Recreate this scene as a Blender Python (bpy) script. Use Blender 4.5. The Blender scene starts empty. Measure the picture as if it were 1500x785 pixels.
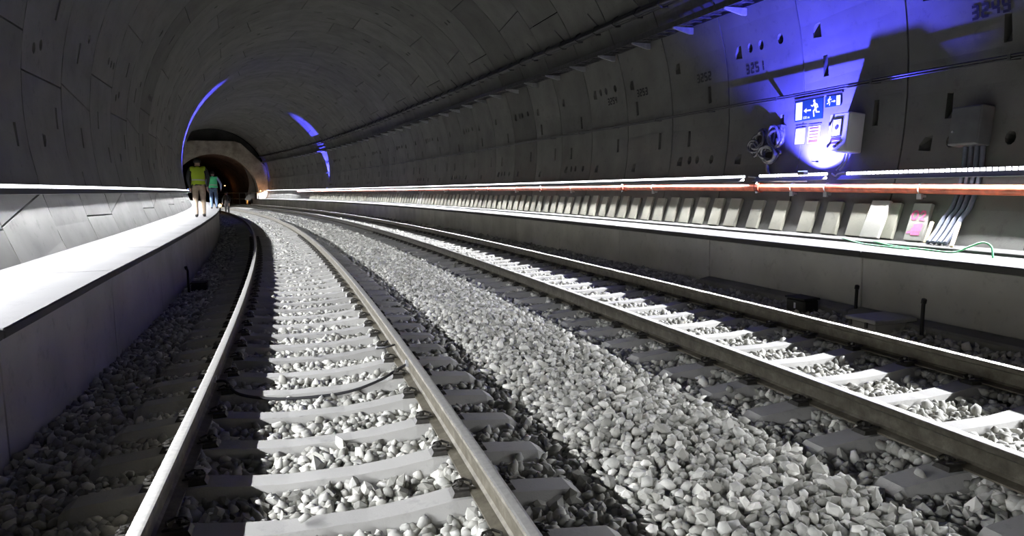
import bpy, bmesh, math, random
import numpy as np
from mathutils import Vector, Matrix

random.seed(7)
rng = np.random.default_rng(11)
scene = bpy.context.scene
COL = scene.collection
PI = math.pi

# ------------------------------------------------------------------ camera, world, exposure
CAM_H, CAM_F = 1.3985, 1040.36           # eye height above rail top (m), focal length in pixels of a 1500 px wide frame
YAW, PITCH, ROLL = -.2764, .1137, -.0181
cam_data = bpy.data.cameras.new('camera')
cam = bpy.data.objects.new('camera', cam_data)
COL.objects.link(cam)
scene.camera = cam
cam_data.sensor_width = 36.0
cam_data.lens = 36.0 * CAM_F / 1500.0
cam_data.clip_start, cam_data.clip_end = .05, 400
_fwd = Vector((-math.sin(YAW) * math.cos(PITCH), math.cos(YAW) * math.cos(PITCH), -math.sin(PITCH)))
_rgt = Vector((math.cos(YAW), math.sin(YAW), 0))
_up = _rgt.cross(_fwd)
c_, s_ = math.cos(ROLL), math.sin(ROLL)
_r2 = _rgt * c_ + _up * s_
_u2 = _up * c_ - _rgt * s_
cam.matrix_world = Matrix(((_r2.x, _u2.x, -_fwd.x, 0), (_r2.y, _u2.y, -_fwd.y, 0), (_r2.z, _u2.z, -_fwd.z, CAM_H), (0, 0, 0, 1)))

world = bpy.data.worlds.new('world')
scene.world = world
world.use_nodes = True
world.node_tree.nodes['Background'].inputs[0].default_value = (0, 0, 0, 1)
world.node_tree.nodes['Background'].inputs[1].default_value = 0
scene.view_settings.view_transform = 'Standard'
scene.view_settings.look = 'None'
scene.view_settings.gamma = 1
scene.view_settings.use_curve_mapping = False
scene.view_settings.exposure = 0.0
try:
    scene.cycles.use_denoising = True
    scene.cycles.max_bounces = 8
    scene.cycles.diffuse_bounces = 5
    scene.cycles.sample_clamp_indirect = 6
except Exception:
    pass
ADDED_BAR_L, ADDED_BAR_R, BLUE = 1200.0, 1750.0, 430.0

# ------------------------------------------------------------------ tunnel frame: o = offset to the outside of the bend, s = distance along, z = above rail top
K = .0033
RC = 1 / K
OC, ZC, RHO = 2.17, 2.65, 5.65           # lining circle
RING0, RING = 7.62, 1.94                 # ring joints along s
S_END = RING0 + RING * 40                # end of the bored tunnel (s = 85.2)

def W(o, s, z):
    t = s * K
    return Vector(((RC + o) * math.cos(t) - RC, (RC + o) * math.sin(t), z))

def Wn(o, s, z):
    t = s * K
    return np.stack([(RC + o) * np.cos(t) - RC, (RC + o) * np.sin(t), z], -1)

def frame(o, s, z):
    """matrix at a point of the tunnel: local x = outwards, y = along, z = up"""
    return Matrix.Translation(W(o, s, z)) @ Matrix.Rotation(s * K, 4, 'Z')

def wall_oz(deg, off=0.):
    a = math.radians(deg)
    return OC + (RHO - off) * math.cos(a), ZC + (RHO - off) * math.sin(a)

def wall_o(z, side=1, off=0.):
    return OC + side * (math.sqrt(RHO * RHO - (z - ZC) ** 2) - off)

def lerp(s, xs, ys):
    return float(np.interp(s, xs, ys))

def zdeck(s):
    return lerp(s, [-12, 4, 5.5, 8, 13, 21, 40], [.51, .53, .552, .60, .643, .69, .71])

Z_KERB, O_KERB, O_DECK_L = .585, 6.20, -1.88
def zpipe(s):
    return lerp(s, [-12, 5.7, 7.5, 9.5, 12.5, 17, 45], [1.22, 1.26, 1.285, 1.305, 1.325, 1.33, 1.335])

# ------------------------------------------------------------------ materials
def nodes_of(name):
    m = bpy.data.materials.new(name)
    m.use_nodes = True
    return m, m.node_tree.nodes, m.node_tree.links, m.node_tree.nodes['Principled BSDF']

def simple(name, col, rough=.6, metal=0., noise=0., scale=8., emit=None, strength=0., bump=0.):
    m, n, l, b = nodes_of(name)
    b.inputs['Base Color'].default_value = (*col, 1)
    b.inputs['Roughness'].default_value = rough
    b.inputs['Metallic'].default_value = metal
    if noise or bump:
        tc = n.new('ShaderNodeTexCoord')
        t = n.new('ShaderNodeTexNoise')
        t.inputs['Scale'].default_value = scale
        t.inputs['Detail'].default_value = 5
        l.new(tc.outputs['Object'], t.inputs['Vector'])
        if noise:
            r = n.new('ShaderNodeValToRGB')
            r.color_ramp.elements[0].position = .3
            r.color_ramp.elements[1].position = .7
            r.color_ramp.elements[0].color = (*[c * (1 - noise) for c in col], 1)
            r.color_ramp.elements[1].color = (*[min(1, c * (1 + noise)) for c in col], 1)
            l.new(t.outputs['Fac'], r.inputs['Fac'])
            l.new(r.outputs['Color'], b.inputs['Base Color'])
        if bump:
            bp = n.new('ShaderNodeBump')
            bp.inputs['Strength'].default_value = bump
            bp.inputs['Distance'].default_value = .01
            l.new(t.outputs['Fac'], bp.inputs['Height'])
            l.new(bp.outputs['Normal'], b.inputs['Normal'])
    if emit:
        b.inputs['Emission Color'].default_value = (*emit, 1)
        b.inputs['Emission Strength'].default_value = strength
    return m

def concrete(name, col, vary=.25, stain=.35, rough=.85, bump=.25, obj_random=.2, fine=60.):
    """cast concrete: cloudy tone, small stains, fine pores; each piece a little lighter or darker"""
    m, n, l, b = nodes_of(name)
    b.inputs['Roughness'].default_value = rough
    tc = n.new('ShaderNodeTexCoord')
    oi = n.new('ShaderNodeObjectInfo')
    add = n.new('ShaderNodeVectorMath'); add.operation = 'ADD'
    mul = n.new('ShaderNodeVectorMath'); mul.operation = 'SCALE'
    cx = n.new('ShaderNodeCombineXYZ')
    for k in range(3):
        l.new(oi.outputs['Random'], cx.inputs[k])
    l.new(cx.outputs[0], mul.inputs[0]); mul.inputs['Scale'].default_value = 37.
    l.new(tc.outputs['Object'], add.inputs[0]); l.new(mul.outputs[0], add.inputs[1])
    big = n.new('ShaderNodeTexNoise'); big.inputs['Scale'].default_value = 1.3; big.inputs['Detail'].default_value = 6
    sm = n.new('ShaderNodeTexNoise'); sm.inputs['Scale'].default_value = 6.; sm.inputs['Detail'].default_value = 8; sm.inputs['Roughness'].default_value = .7
    fn = n.new('ShaderNodeTexNoise'); fn.inputs['Scale'].default_value = fine; fn.inputs['Detail'].default_value = 4
    for t in (big, sm, fn):
        l.new(add.outputs[0], t.inputs['Vector'])
    r1 = n.new('ShaderNodeMapRange'); r1.inputs['From Min'].default_value = .3; r1.inputs['From Max'].default_value = .7
    r1.inputs['To Min'].default_value = 1 - vary; r1.inputs['To Max'].default_value = 1 + vary * .6
    l.new(big.outputs['Fac'], r1.inputs['Value'])
    r2 = n.new('ShaderNodeMapRange'); r2.inputs['From Min'].default_value = .56; r2.inputs['From Max'].default_value = .74
    r2.inputs['To Min'].default_value = 1; r2.inputs['To Max'].default_value = 1 - stain
    l.new(sm.outputs['Fac'], r2.inputs['Value'])
    r3 = n.new('ShaderNodeMapRange'); r3.inputs['To Min'].default_value = 1 - obj_random; r3.inputs['To Max'].default_value = 1 + obj_random * .5
    l.new(oi.outputs['Random'], r3.inputs['Value'])
    m1 = n.new('ShaderNodeMath'); m1.operation = 'MULTIPLY'; l.new(r1.outputs[0], m1.inputs[0]); l.new(r2.outputs[0], m1.inputs[1])
    m2 = n.new('ShaderNodeMath'); m2.operation = 'MULTIPLY'; l.new(m1.outputs[0], m2.inputs[0]); l.new(r3.outputs[0], m2.inputs[1])
    vc = n.new('ShaderNodeVectorMath'); vc.operation = 'SCALE'
    vc.inputs[0].default_value = col
    l.new(m2.outputs[0], vc.inputs['Scale'])
    l.new(vc.outputs[0], b.inputs['Base Color'])
    bp = n.new('ShaderNodeBump'); bp.inputs['Strength'].default_value = bump; bp.inputs['Distance'].default_value = .006
    l.new(fn.outputs['Fac'], bp.inputs['Height']); l.new(bp.outputs['Normal'], b.inputs['Normal'])
    return m

def stone_material():
    m, n, l, b = nodes_of('ballast_stone')
    b.inputs['Roughness'].default_value = .9
    g = n.new('ShaderNodeNewGeometry'); oi = n.new('ShaderNodeObjectInfo')
    ad = n.new('ShaderNodeMath'); ad.operation = 'ADD'
    l.new(g.outputs['Random Per Island'], ad.inputs[0]); l.new(oi.outputs['Random'], ad.inputs[1])
    fr = n.new('ShaderNodeMath'); fr.operation = 'FRACT'; l.new(ad.outputs[0], fr.inputs[0])
    r = n.new('ShaderNodeValToRGB')
    e = r.color_ramp.elements
    e[0].color = (.22, .22, .195, 1); e[1].color = (.74, .73, .66, 1)
    k = e.new(.25); k.color = (.36, .355, .31, 1)
    k = e.new(.7); k.color = (.47, .47, .43, 1)
    l.new(fr.outputs[0], r.inputs['Fac'])
    tc = n.new('ShaderNodeTexCoord'); t = n.new('ShaderNodeTexNoise'); t.inputs['Scale'].default_value = 70.; t.inputs['Detail'].default_value = 3
    l.new(tc.outputs['Object'], t.inputs['Vector'])
    mr = n.new('ShaderNodeMapRange'); mr.inputs['To Min'].default_value = .8; mr.inputs['To Max'].default_value = 1.15
    l.new(t.outputs['Fac'], mr.inputs['Value'])
    vs = n.new('ShaderNodeVectorMath'); vs.operation = 'SCALE'
    l.new(r.outputs['Color'], vs.inputs[0]); l.new(mr.outputs[0], vs.inputs['Scale'])
    l.new(vs.outputs[0], b.inputs['Base Color'])
    return m

def ground_material():
    m, n, l, b = nodes_of('ballast_bed')
    b.inputs['Roughness'].default_value = .95
    tc = n.new('ShaderNodeTexCoord'); v = n.new('ShaderNodeTexVoronoi'); v.inputs['Scale'].default_value = 15.
    l.new(tc.outputs['Object'], v.inputs['Vector'])
    r = n.new('ShaderNodeValToRGB'); r.color_ramp.elements[0].color = (.30, .30, .27, 1); r.color_ramp.elements[1].color = (.52, .51, .47, 1)
    l.new(v.outputs['Color'], r.inputs['Fac']); l.new(r.outputs['Color'], b.inputs['Base Color'])
    bp = n.new('ShaderNodeBump'); bp.inputs['Distance'].default_value = .05; bp.inputs['Strength'].default_value = 1; bp.invert = True
    l.new(v.outputs['Distance'], bp.inputs['Height']); l.new(bp.outputs['Normal'], b.inputs['Normal'])
    return m

def rail_material():
    m, n, l, b = nodes_of('rail_steel')
    tc = n.new('ShaderNodeTexCoord')
    t = n.new('ShaderNodeTexNoise'); t.inputs['Scale'].default_value = 9.; t.inputs['Detail'].default_value = 8; t.inputs['Roughness'].default_value = .7
    l.new(tc.outputs['Object'], t.inputs['Vector'])
    r = n.new('ShaderNodeValToRGB')
    e = r.color_ramp.elements
    e[0].position = .32; e[0].color = (.075, .066, .046, 1); e[1].position = .68; e[1].color = (.20, .185, .145, 1)
    k = e.new(.52); k.color = (.13, .118, .085, 1)
    l.new(t.outputs['Fac'], r.inputs['Fac']); l.new(r.outputs['Color'], b.inputs['Base Color'])
    b.inputs['Metallic'].default_value = .25; b.inputs['Roughness'].default_value = .6
    bp = n.new('ShaderNodeBump'); bp.inputs['Strength'].default_value = .2; bp.inputs['Distance'].default_value = .003
    l.new(t.outputs['Fac'], bp.inputs['Height']); l.new(bp.outputs['Normal'], b.inputs['Normal'])
    return m

M = {}
M['lining'] = concrete('lining_concrete', (.132, .132, .119), vary=.22, stain=.35, obj_random=.16)
M['lining_dark'] = concrete('old_lining_concrete', (.095, .095, .085), vary=.2, stain=.3, obj_random=.05)
M['panel'] = concrete('panel_concrete', (.48, .475, .44), vary=.18, stain=.3, obj_random=.12, fine=40)
M['panel_bench'] = concrete('bench_panel_concrete', (.64, .635, .59), vary=.18, stain=.3, obj_random=.12, fine=40)
M['deck'] = concrete('deck_concrete', (.082, .081, .077), vary=.15, stain=.25, obj_random=.06)
M['kerb'] = concrete('kerb_concrete', (.5, .5, .47), vary=.12, stain=.2, obj_random=.06)
M['slab'] = concrete('slab_concrete', (.25, .245, .195), vary=.14, stain=.3, obj_random=.22)
M['slab_white'] = concrete('pale_slab_concrete', (.30, .295, .26), vary=.08, stain=.12, obj_random=.05)
M['sleeper'] = concrete('sleeper_concrete', (.43, .425, .395), vary=.12, stain=.3, obj_random=.15, fine=90)
M['footing'] = concrete('footing_concrete', (.22, .22, .2), vary=.3, stain=.5)
M['portal'] = concrete('portal_concrete', (.42, .37, .30), vary=.4, stain=.6)
M['rock'] = concrete('sprayed_concrete', (.16, .085, .05), vary=.5, stain=.6, bump=.8, fine=9)
M['stone'] = stone_material()
M['ground'] = ground_material()
M['rail'] = rail_material()
M['shiny'] = simple('worn_rail_head', (.62, .61, .56), .42, .45, noise=.12, scale=30)
M['clip'] = simple('dark_spring_steel', (.05, .047, .04), .45, .5, noise=.3, scale=40)
M['led'] = simple('added_bar_white_left', (1, 1, 1), .5, emit=(.93, .94, 1.0), strength=ADDED_BAR_L)  # emission of the added light bars, one material per wall
M['added_bar_r'] = simple('added_bar_white_right', (1, 1, 1), .5, emit=(.93, .94, 1.0), strength=ADDED_BAR_R)
M['bead'] = simple('led_bead', (1, 1, 1), .5, emit=(.93, .94, 1.0), strength=5)
M['alu'] = simple('grey_aluminium', (.22, .22, .23), .45, .4)
M['galv'] = simple('galvanised_steel', (.50, .51, .52), .45, .5, noise=.15, scale=15)
M['dark_steel'] = simple('dark_tray_steel', (.07, .07, .07), .55, .4, noise=.3, scale=10)
M['black'] = simple('black_rubber', (.018, .018, .018), .6)
M['cable'] = simple('black_cable', (.03, .03, .032), .5)
M['grey_duct'] = simple('grey_blue_duct', (.10, .115, .15), .45, noise=.15, scale=20)
M['red'] = simple('red_pipe_paint', (.74, .17, .09), .28, noise=.35, scale=7, bump=.1)
M['red_dark'] = simple('red_coupling_paint', (.30, .04, .02), .5)
M['box_white'] = simple('white_enamel', (.66, .66, .66), .4)
M['box_grey'] = simple('grey_enamel', (.12, .12, .12), .5, noise=.15, scale=6)
M['cover'] = simple('pale_grey_plastic', (.45, .45, .43), .5, noise=.08, scale=10)
M['sign_dark'] = simple('sign_dark_green', (.004, .03, .03), .5)
M['sign_pale'] = simple('sign_pale', (.75, .80, .75), .5)
M['paper'] = simple('white_notice', (.78, .78, .78), .5)
M['print'] = simple('printed_ink', (.10, .05, .16), .6)
M['frame'] = simple('notice_frame', (.09, .09, .12), .5)
M['foil'] = simple('glossy_grey_plastic', (.25, .25, .27), .16, .55, noise=.4, scale=14)
M['paint_black'] = simple('stencil_paint', (.012, .012, .012), .8)
M['paint_pink'] = simple('pink_spray_paint', (.92, .18, .36), .8, noise=.15, scale=25)
M['green'] = simple('green_hose', (.05, .42, .14), .45)
M['wood'] = simple('pale_wood', (.62, .52, .32), .7, noise=.2, scale=20)
M['lens_blue'] = simple('blue_lamp_lens', (.05, .08, .5), .3, emit=(.25, .35, 1), strength=6)
M['lens_warm'] = simple('warm_lamp_lens', (1, .7, .4), .3, emit=(1, .55, .22), strength=9)
M['skin'] = simple('skin', (.50, .31, .22), .55)
M['hair'] = simple('dark_hair', (.015, .013, .012), .7)
M['jacket'] = simple('black_jacket', (.014, .014, .016), .8)
M['khaki'] = simple('khaki_trousers', (.40, .31, .22), .85, noise=.2, scale=14)
M['jeans'] = simple('blue_jeans', (.10, .15, .24), .85, noise=.3, scale=14)
M['denim_light'] = simple('pale_sleeve', (.30, .32, .55), .8)
M['vest_yellow'] = simple('hi_vis_yellow', (.42, .58, .02), .7)
M['vest_green'] = simple('hi_vis_green', (.10, .72, .30), .7)
M['reflect'] = simple('reflective_tape', (.50, .52, .42), .35)
M['boot'] = simple('dark_boot', (.02, .018, .016), .6)
M['rail_white'] = simple('galvanised_railing', (.55, .53, .48), .5, .2)
M['orange'] = simple('orange_post_paint', (.75, .35, .06), .5)

# ------------------------------------------------------------------ mesh helpers
def link(o, parent=None):
    COL.objects.link(o)
    if parent is not None:
        o.parent = parent
    return o

def tag(o, label=None, cat=None, group=None, kind=None):
    if label: o['label'] = label
    if cat: o['category'] = cat
    if group: o['group'] = group
    if kind: o['kind'] = kind
    return o

def empty(name, mat=None):
    o = bpy.data.objects.new(name, None)
    o.empty_display_size = .1
    if mat is not None:
        o.matrix_world = mat
    return link(o)

class MB:
    def __init__(self):
        self.v, self.f, self.m = [], [], []
    def add(self, verts, faces, mi=0):
        k = len(self.v)
        self.v += [tuple(p) for p in verts]
        self.f += [tuple(i + k for i in f) for f in faces]
        self.m += [mi] * len(faces)
        return self
    def box(self, c, d, mat=None, mi=0):
        x, y, z = d[0] / 2, d[1] / 2, d[2] / 2
        p = [Vector((a * x, b * y, e * z)) for a in (-1, 1) for b in (-1, 1) for e in (-1, 1)]
        if mat is not None: p = [mat @ q for q in p]
        p = [q + Vector(c) for q in p]
        return self.add(p, [(0, 1, 3, 2), (4, 6, 7, 5), (0, 4, 5, 1), (2, 3, 7, 6), (0, 2, 6, 4), (1, 5, 7, 3)], mi)
    def hexa(self, p, mi=0):
        """p: bottom quad 0-3, top quad 4-7"""
        return self.add(p, [(3, 2, 1, 0), (4, 5, 6, 7), (0, 1, 5, 4), (1, 2, 6, 5), (2, 3, 7, 6), (3, 0, 4, 7)], mi)
    def tube(self, pts, r, n=8, mi=0, cap=True):
        pts = [Vector(p) for p in pts]
        rs = r if isinstance(r, (list, tuple, np.ndarray)) else [r] * len(pts)
        t0 = (pts[1] - pts[0]).normalized()
        a = t0.orthogonal().normalized()
        verts = []
        for i, p in enumerate(pts):
            t = (pts[min(i + 1, len(pts) - 1)] - pts[max(i - 1, 0)]).normalized()
            a = (a - t * a.dot(t)).normalized()
            b = t.cross(a)
            for k in range(n):
                q = 2 * PI * k / n
                verts.append(p + (a * math.cos(q) + b * math.sin(q)) * rs[i])
        faces = [(i * n + k, i * n + (k + 1) % n, (i + 1) * n + (k + 1) % n, (i + 1) * n + k) for i in range(len(pts) - 1) for k in range(n)]
        if cap:
            faces += [tuple(reversed(range(n))), tuple(range((len(pts) - 1) * n, len(pts) * n))]
        return self.add(verts, faces, mi)
    def sweep(self, prof, ss, fn, closed=True, mi=0, cap=True):
        """prof: list of (o,z); fn(o,s,z)->Vector"""
        n = len(prof); k0 = len(self.v)
        verts = [fn(o, s, z) for s in ss for (o, z) in prof]
        rngk = range(n if closed else n - 1)
        faces = [(i * n + k, (i + 1) * n + k, (i + 1) * n + (k + 1) % n, i * n + (k + 1) % n) for i in range(len(ss) - 1) for k in rngk]
        if cap and closed:
            faces += [tuple(range(n)), tuple(reversed(range((len(ss) - 1) * n, len(ss) * n)))]
        return self.add(verts, faces, mi)
    def prism(self, poly, d0, d1, fn, mi=0):
        """poly of (a,b) pushed from depth d0 to d1; fn(a,b,d)->Vector"""
        n = len(poly)
        return self.add([fn(a, b, d0) for a, b in poly] + [fn(a, b, d1) for a, b in poly],
                        [tuple(reversed(range(n))), tuple(range(n, 2 * n))] + [(k, (k + 1) % n, n + (k + 1) % n, n + k) for k in range(n)], mi)
    def ball(self, c, r, nu=10, nv=7, mi=0):
        r = (r, r, r) if not isinstance(r, (tuple, list)) else r
        vs = [(c[0], c[1], c[2] + r[2])]
        for j in range(1, nv):
            a = PI * j / nv
            for i in range(nu):
                b = 2 * PI * i / nu
                vs.append((c[0] + r[0] * math.sin(a) * math.cos(b), c[1] + r[1] * math.sin(a) * math.sin(b), c[2] + r[2] * math.cos(a)))
        vs.append((c[0], c[1], c[2] - r[2]))
        fs = [(0, 1 + i, 1 + (i + 1) % nu) for i in range(nu)]
        for j in range(nv - 2):
            for i in range(nu):
                a, b = 1 + j * nu + i, 1 + j * nu + (i + 1) % nu
                fs.append((a, a + nu, b + nu, b))
        e = len(vs) - 1
        fs += [(e, 1 + (nv - 2) * nu + (i + 1) % nu, 1 + (nv - 2) * nu + i) for i in range(nu)]
        return self.add(vs, fs, mi)
    def mesh(self, name, mats, smooth=False, fix=True):
        me = bpy.data.meshes.new(name)
        me.from_pydata(self.v, [], self.f)
        for m in (mats if isinstance(mats, (list, tuple)) else [mats]):
            me.materials.append(m)
        me.polygons.foreach_set('material_index', self.m)
        if fix:
            bm = bmesh.new(); bm.from_mesh(me)
            bmesh.ops.recalc_face_normals(bm, faces=bm.faces)
            bm.to_mesh(me); bm.free()
        if smooth:
            me.polygons.foreach_set('use_smooth', [True] * len(me.polygons))
        me.update()
        return me
    def build(self, name, mats, parent=None, smooth=False, mat=None, bevel=0., fix=True):
        o = bpy.data.objects.new(name, self.mesh(name, mats, smooth, fix))
        if bevel:
            md = o.modifiers.new('bevel', 'BEVEL'); md.width = bevel; md.segments = 1; md.limit_method = 'ANGLE'
        if mat is not None:
            o.matrix_world = mat
        return link(o, parent)

def inst(name, mesh, mat, parent=None):
    o = bpy.data.objects.new(name, mesh)
    o.matrix_local = mat
    return link(o, parent)

def steps(a, b, d):
    n = max(1, int(math.ceil((b - a) / d)))
    return [a + (b - a) * i / n for i in range(n + 1)]

def at(fr):
    """a root Empty is put at matrix fr; parts under it are then built in its local space"""
    return fr

# ------------------------------------------------------------------ the lining: rings of curved segments
def seg_mesh(name, a_lo, a_hi, feats, mat):
    """a_lo/a_hi: (angle at ring start, angle at ring end). feats: (kind, l, deg, dl, ddeg)."""
    g = .013
    l0, l1 = g, RING - g
    ga = math.degrees(g / RHO)
    ls = {l0, l1}; vs_ = {0., 1.}
    def a_of(t, l):
        w = l / RING
        return (a_lo[0] + (a_lo[1] - a_lo[0]) * w + ga) * (1 - t) + (a_hi[0] + (a_hi[1] - a_hi[0]) * w - ga) * t
    span = a_of(1, RING / 2) - a_of(0, RING / 2)
    def t_of(deg, l):
        return (deg - a_of(0, l)) / (a_of(1, l) - a_of(0, l))
    blocks = []
    for (kind, l, deg, dl, dd) in feats:
        t0, t1 = t_of(deg - dd * .62, l), t_of(deg + dd * .62, l)
        if t0 < .03 or t1 > .97: continue
        blocks.append((kind, l, deg, dl, dd, l - dl * .62, l + dl * .62, t0, t1))
        ls |= {l - dl * .62, l + dl * .62}; vs_ |= {t0, t1}
    nreg = max(2, int(span / 5))
    for i in range(1, nreg):
        t = i / nreg
        if all(abs(t - q) > .02 for q in vs_): vs_.add(t)
    if all(abs(RING / 2 - q) > .05 for q in ls): ls.add(RING / 2)
    ls, ts = sorted(ls), sorted(vs_)
    bm = bmesh.new()
    def P(l, a, d):
        a = math.radians(a); t = K * l
        o, z = OC + (RHO + d) * math.cos(a), ZC + (RHO + d) * math.sin(a)
        return ((RC + o) * math.cos(t) - RC, (RC + o) * math.sin(t), z)
    V = [[bm.verts.new(P(l, a_of(t, l), 0)) for t in ts] for l in ls]
    taken = set()
    for b in blocks:
        i0, i1 = min(range(len(ls)), key=lambda i: abs(ls[i] - b[5])), min(range(len(ls)), key=lambda i: abs(ls[i] - b[6]))
        j0, j1 = min(range(len(ts)), key=lambda j: abs(ts[j] - b[7])), min(range(len(ts)), key=lambda j: abs(ts[j] - b[8]))
        cells = {(i, j) for i in range(i0, i1) for j in range(j0, j1)}
        if cells & taken: continue
        taken |= cells
        outer = [V[i][j0] for i in range(i0, i1)] + [V[i1][j] for j in range(j0, j1)] + [V[i][j1] for i in range(i1, i0, -1)] + [V[i0][j] for j in range(j1, j0, -1)]
        kind, l, deg, dl, dd = b[:5]
        if kind == 'wedge':     # opens wide towards the ring start, runs out to nothing
            pts = [(l - dl / 2, deg - dd / 2, .13), (l + dl / 2, deg - dd * .42, .02), (l + dl / 2, deg - dd * .05, .02), (l + dl * .1, deg + dd * .45, .08), (l - dl / 2, deg + dd / 2, .15)]
        elif kind == 'slot':
            pts = [(l - dl / 2, deg - dd / 2, .02), (l + dl / 2, deg - dd / 2, .02), (l + dl * .42, deg + dd / 2, .14), (l - dl * .42, deg + dd / 2, .14)]
        else:
            pts = [(l + dl / 2 * math.cos(q), deg + dd / 2 * math.sin(q), .10) for q in [2 * PI * k / 10 for k in range(10)]]
        inner = [bm.verts.new(P(p[0], p[1], 0)) for p in pts]
        deep = [bm.verts.new(P(p[0], p[1], p[2] * 1.9)) for p in pts]
        es = []
        for loop in (outer, inner):
            for a, c in zip(loop, loop[1:] + loop[:1]):
                e = bm.edges.get((a, c)) or bm.edges.new((a, c))
                es.append(e)
        bmesh.ops.triangle_fill(bm, use_beauty=True, edges=es)
        for f in [f for f in bm.faces if all(v in inner for v in f.verts)]:
            bm.faces.remove(f)
        n = len(pts)
        for k in range(n):
            bm.faces.new((inner[k], inner[(k + 1) % n], deep[(k + 1) % n], deep[k]))
        bm.faces.new(deep)
    for i in range(len(ls) - 1):
        for j in range(len(ts) - 1):
            if (i, j) not in taken:
                bm.faces.new((V[i][j], V[i + 1][j], V[i + 1][j + 1], V[i][j + 1]))
    # edge faces give the segment its depth at the joints
    rim = [(i, 0) for i in range(len(ls))] + [(len(ls) - 1, j) for j in range(1, len(ts))] + [(i, len(ts) - 1) for i in range(len(ls) - 2, -1, -1)] + [(0, j) for j in range(len(ts) - 2, 0, -1)]
    back = [bm.verts.new(P(ls[i], a_of(ts[j], ls[i]), .12)) for i, j in rim]
    front = [V[i][j] for i, j in rim]
    for k in range(len(rim)):
        q = (k + 1) % len(rim)
        bm.faces.new((front[k], front[q], back[q], back[k]))
    bmesh.ops.recalc_face_normals(bm, faces=bm.faces)
    me = bpy.data.meshes.new(name)
    bm.to_mesh(me); bm.free()
    me.materials.append(mat)
    return me

JOINTS = [  # angle at ring start, angle at ring end, for each joint of a ring type
    [(-32, -32), (40, 38), (82, 82), (130, 130), (174.5, 177), (196.5, 196.8), (214, 214)],
    [(-32, -32), (52, 52), (95, 97), (140, 140), (170, 170), (196.5, 192.3), (214, 214)],
    [(-32, -32), (34, 34), (74, 74), (118, 116), (156, 156), (175.3, 175.3), (214, 214)],
]
FEATS = [
    [('wedge', 1.60, 10.5, .17, 2.2), ('slot', 1.47, 5.0, .11, 3.2), ('slot', .50, -3.2, .10, 3.6), ('wedge', 1.58, -8.8, .17, 2.0),
     ('hole', .7, 60, .13, 1.5), ('slot', 1.0, 66, .1, 3.4), ('slot', .6, 108, .1, 3.4), ('hole', 1.3, 112, .14, 1.6), ('wedge', 1.5, 150, .17, 2.2), ('slot', .9, 168, .1, 3.6), ('hole', 1.4, 164.5, .15, 1.7), ('slot', 1.2, 182.5, .1, 3.6), ('slot', .7, 190, .1, 2.6)],
    [('wedge', 1.57, 10.7, .18, 2.3), ('hole', 1.24, 10.95, .13, 1.7), ('hole', .95, 10.9, .13, 1.7), ('hole', .47, 10.94, .14, 1.7), ('wedge', 1.58, -8.4, .17, 2.0), ('slot', .5, -3.0, .1, 3.2),
     ('hole', .6, 70, .13, 1.6), ('slot', 1.2, 64, .1, 3.4), ('slot', .9, 115, .1, 3.4), ('hole', 1.5, 124, .14, 1.6), ('slot', 1.2, 148, .1, 3.2), ('hole', 1.24, 165.4, .15, 1.7), ('hole', 1.5, 165.6, .15, 1.7), ('hole', 1.75, 165.6, .15, 1.7), ('slot', 1.5, 184.5, .1, 3.2), ('slot', .7, 178, .1, 3.4)],
    [('wedge', 1.60, 11.1, .17, 2.2), ('wedge', 1.58, -8.1, .18, 2.0), ('hole', 1.22, -7.97, .13, 1.7), ('hole', .95, -7.94, .13, 1.7), ('hole', .47, -8.1, .13, 1.7), ('slot', 1.3, -3.5, .10, 3.2), ('slot', .6, 4.5, .1, 3.2),
     ('hole', .8, 50, .13, 1.6), ('hole', 1.1, 50, .13, 1.6), ('slot', .5, 90, .1, 3.4), ('slot', 1.3, 84, .1, 3.4), ('hole', .9, 130, .14, 1.6), ('hole', .5, 171.5, .14, 1.7), ('hole', .8, 170.5, .14, 1.7), ('slot', 1.3, 164, .1, 3.4), ('slot', 1.6, 180.5, .1, 3.4), ('wedge', .8, 184.5, .16, 2.)],
]
wall_left = tag(empty('wall_left'), 'curved concrete segment wall rising behind the bare walkway', kind='structure')
wall_right = tag(empty('wall_right'), 'curved concrete segment wall carrying the signs and the red pipe', kind='structure')
ceiling = tag(empty('ceiling'), 'vaulted tunnel crown of staggered concrete segments', kind='structure')
SEG = {}
for ty in range(3):
    for k in range(6):
        for dark in (0, 1):
            SEG[ty, k, dark] = None
N0, N1 = -9, 40
segment_of = {}
for n in range(N0, N1):
    ty = n % 3
    s0 = RING0 + RING * n
    dark = 1 if n == 7 else 0
    fr = Matrix.Rotation(s0 * K, 4, 'Z')
    m = Matrix.Translation((-RC, 0, 0)) @ fr @ Matrix.Translation((RC, 0, 0))
    for k in range(6):
        if SEG[ty, k, dark] is None:
            lo, hi = JOINTS[ty][k], JOINTS[ty][k + 1]
            SEG[ty, k, dark] = seg_mesh('lining_segment', lo, hi, FEATS[ty], M['lining_dark' if dark else 'lining'])
        mid = (JOINTS[ty][k][0] + JOINTS[ty][k + 1][0]) / 2
        par = wall_right if mid < 45 else wall_left if mid > 135 else ceiling
        segment_of[n, k] = inst('lining_segment', SEG[ty, k, dark], m, par)

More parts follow.
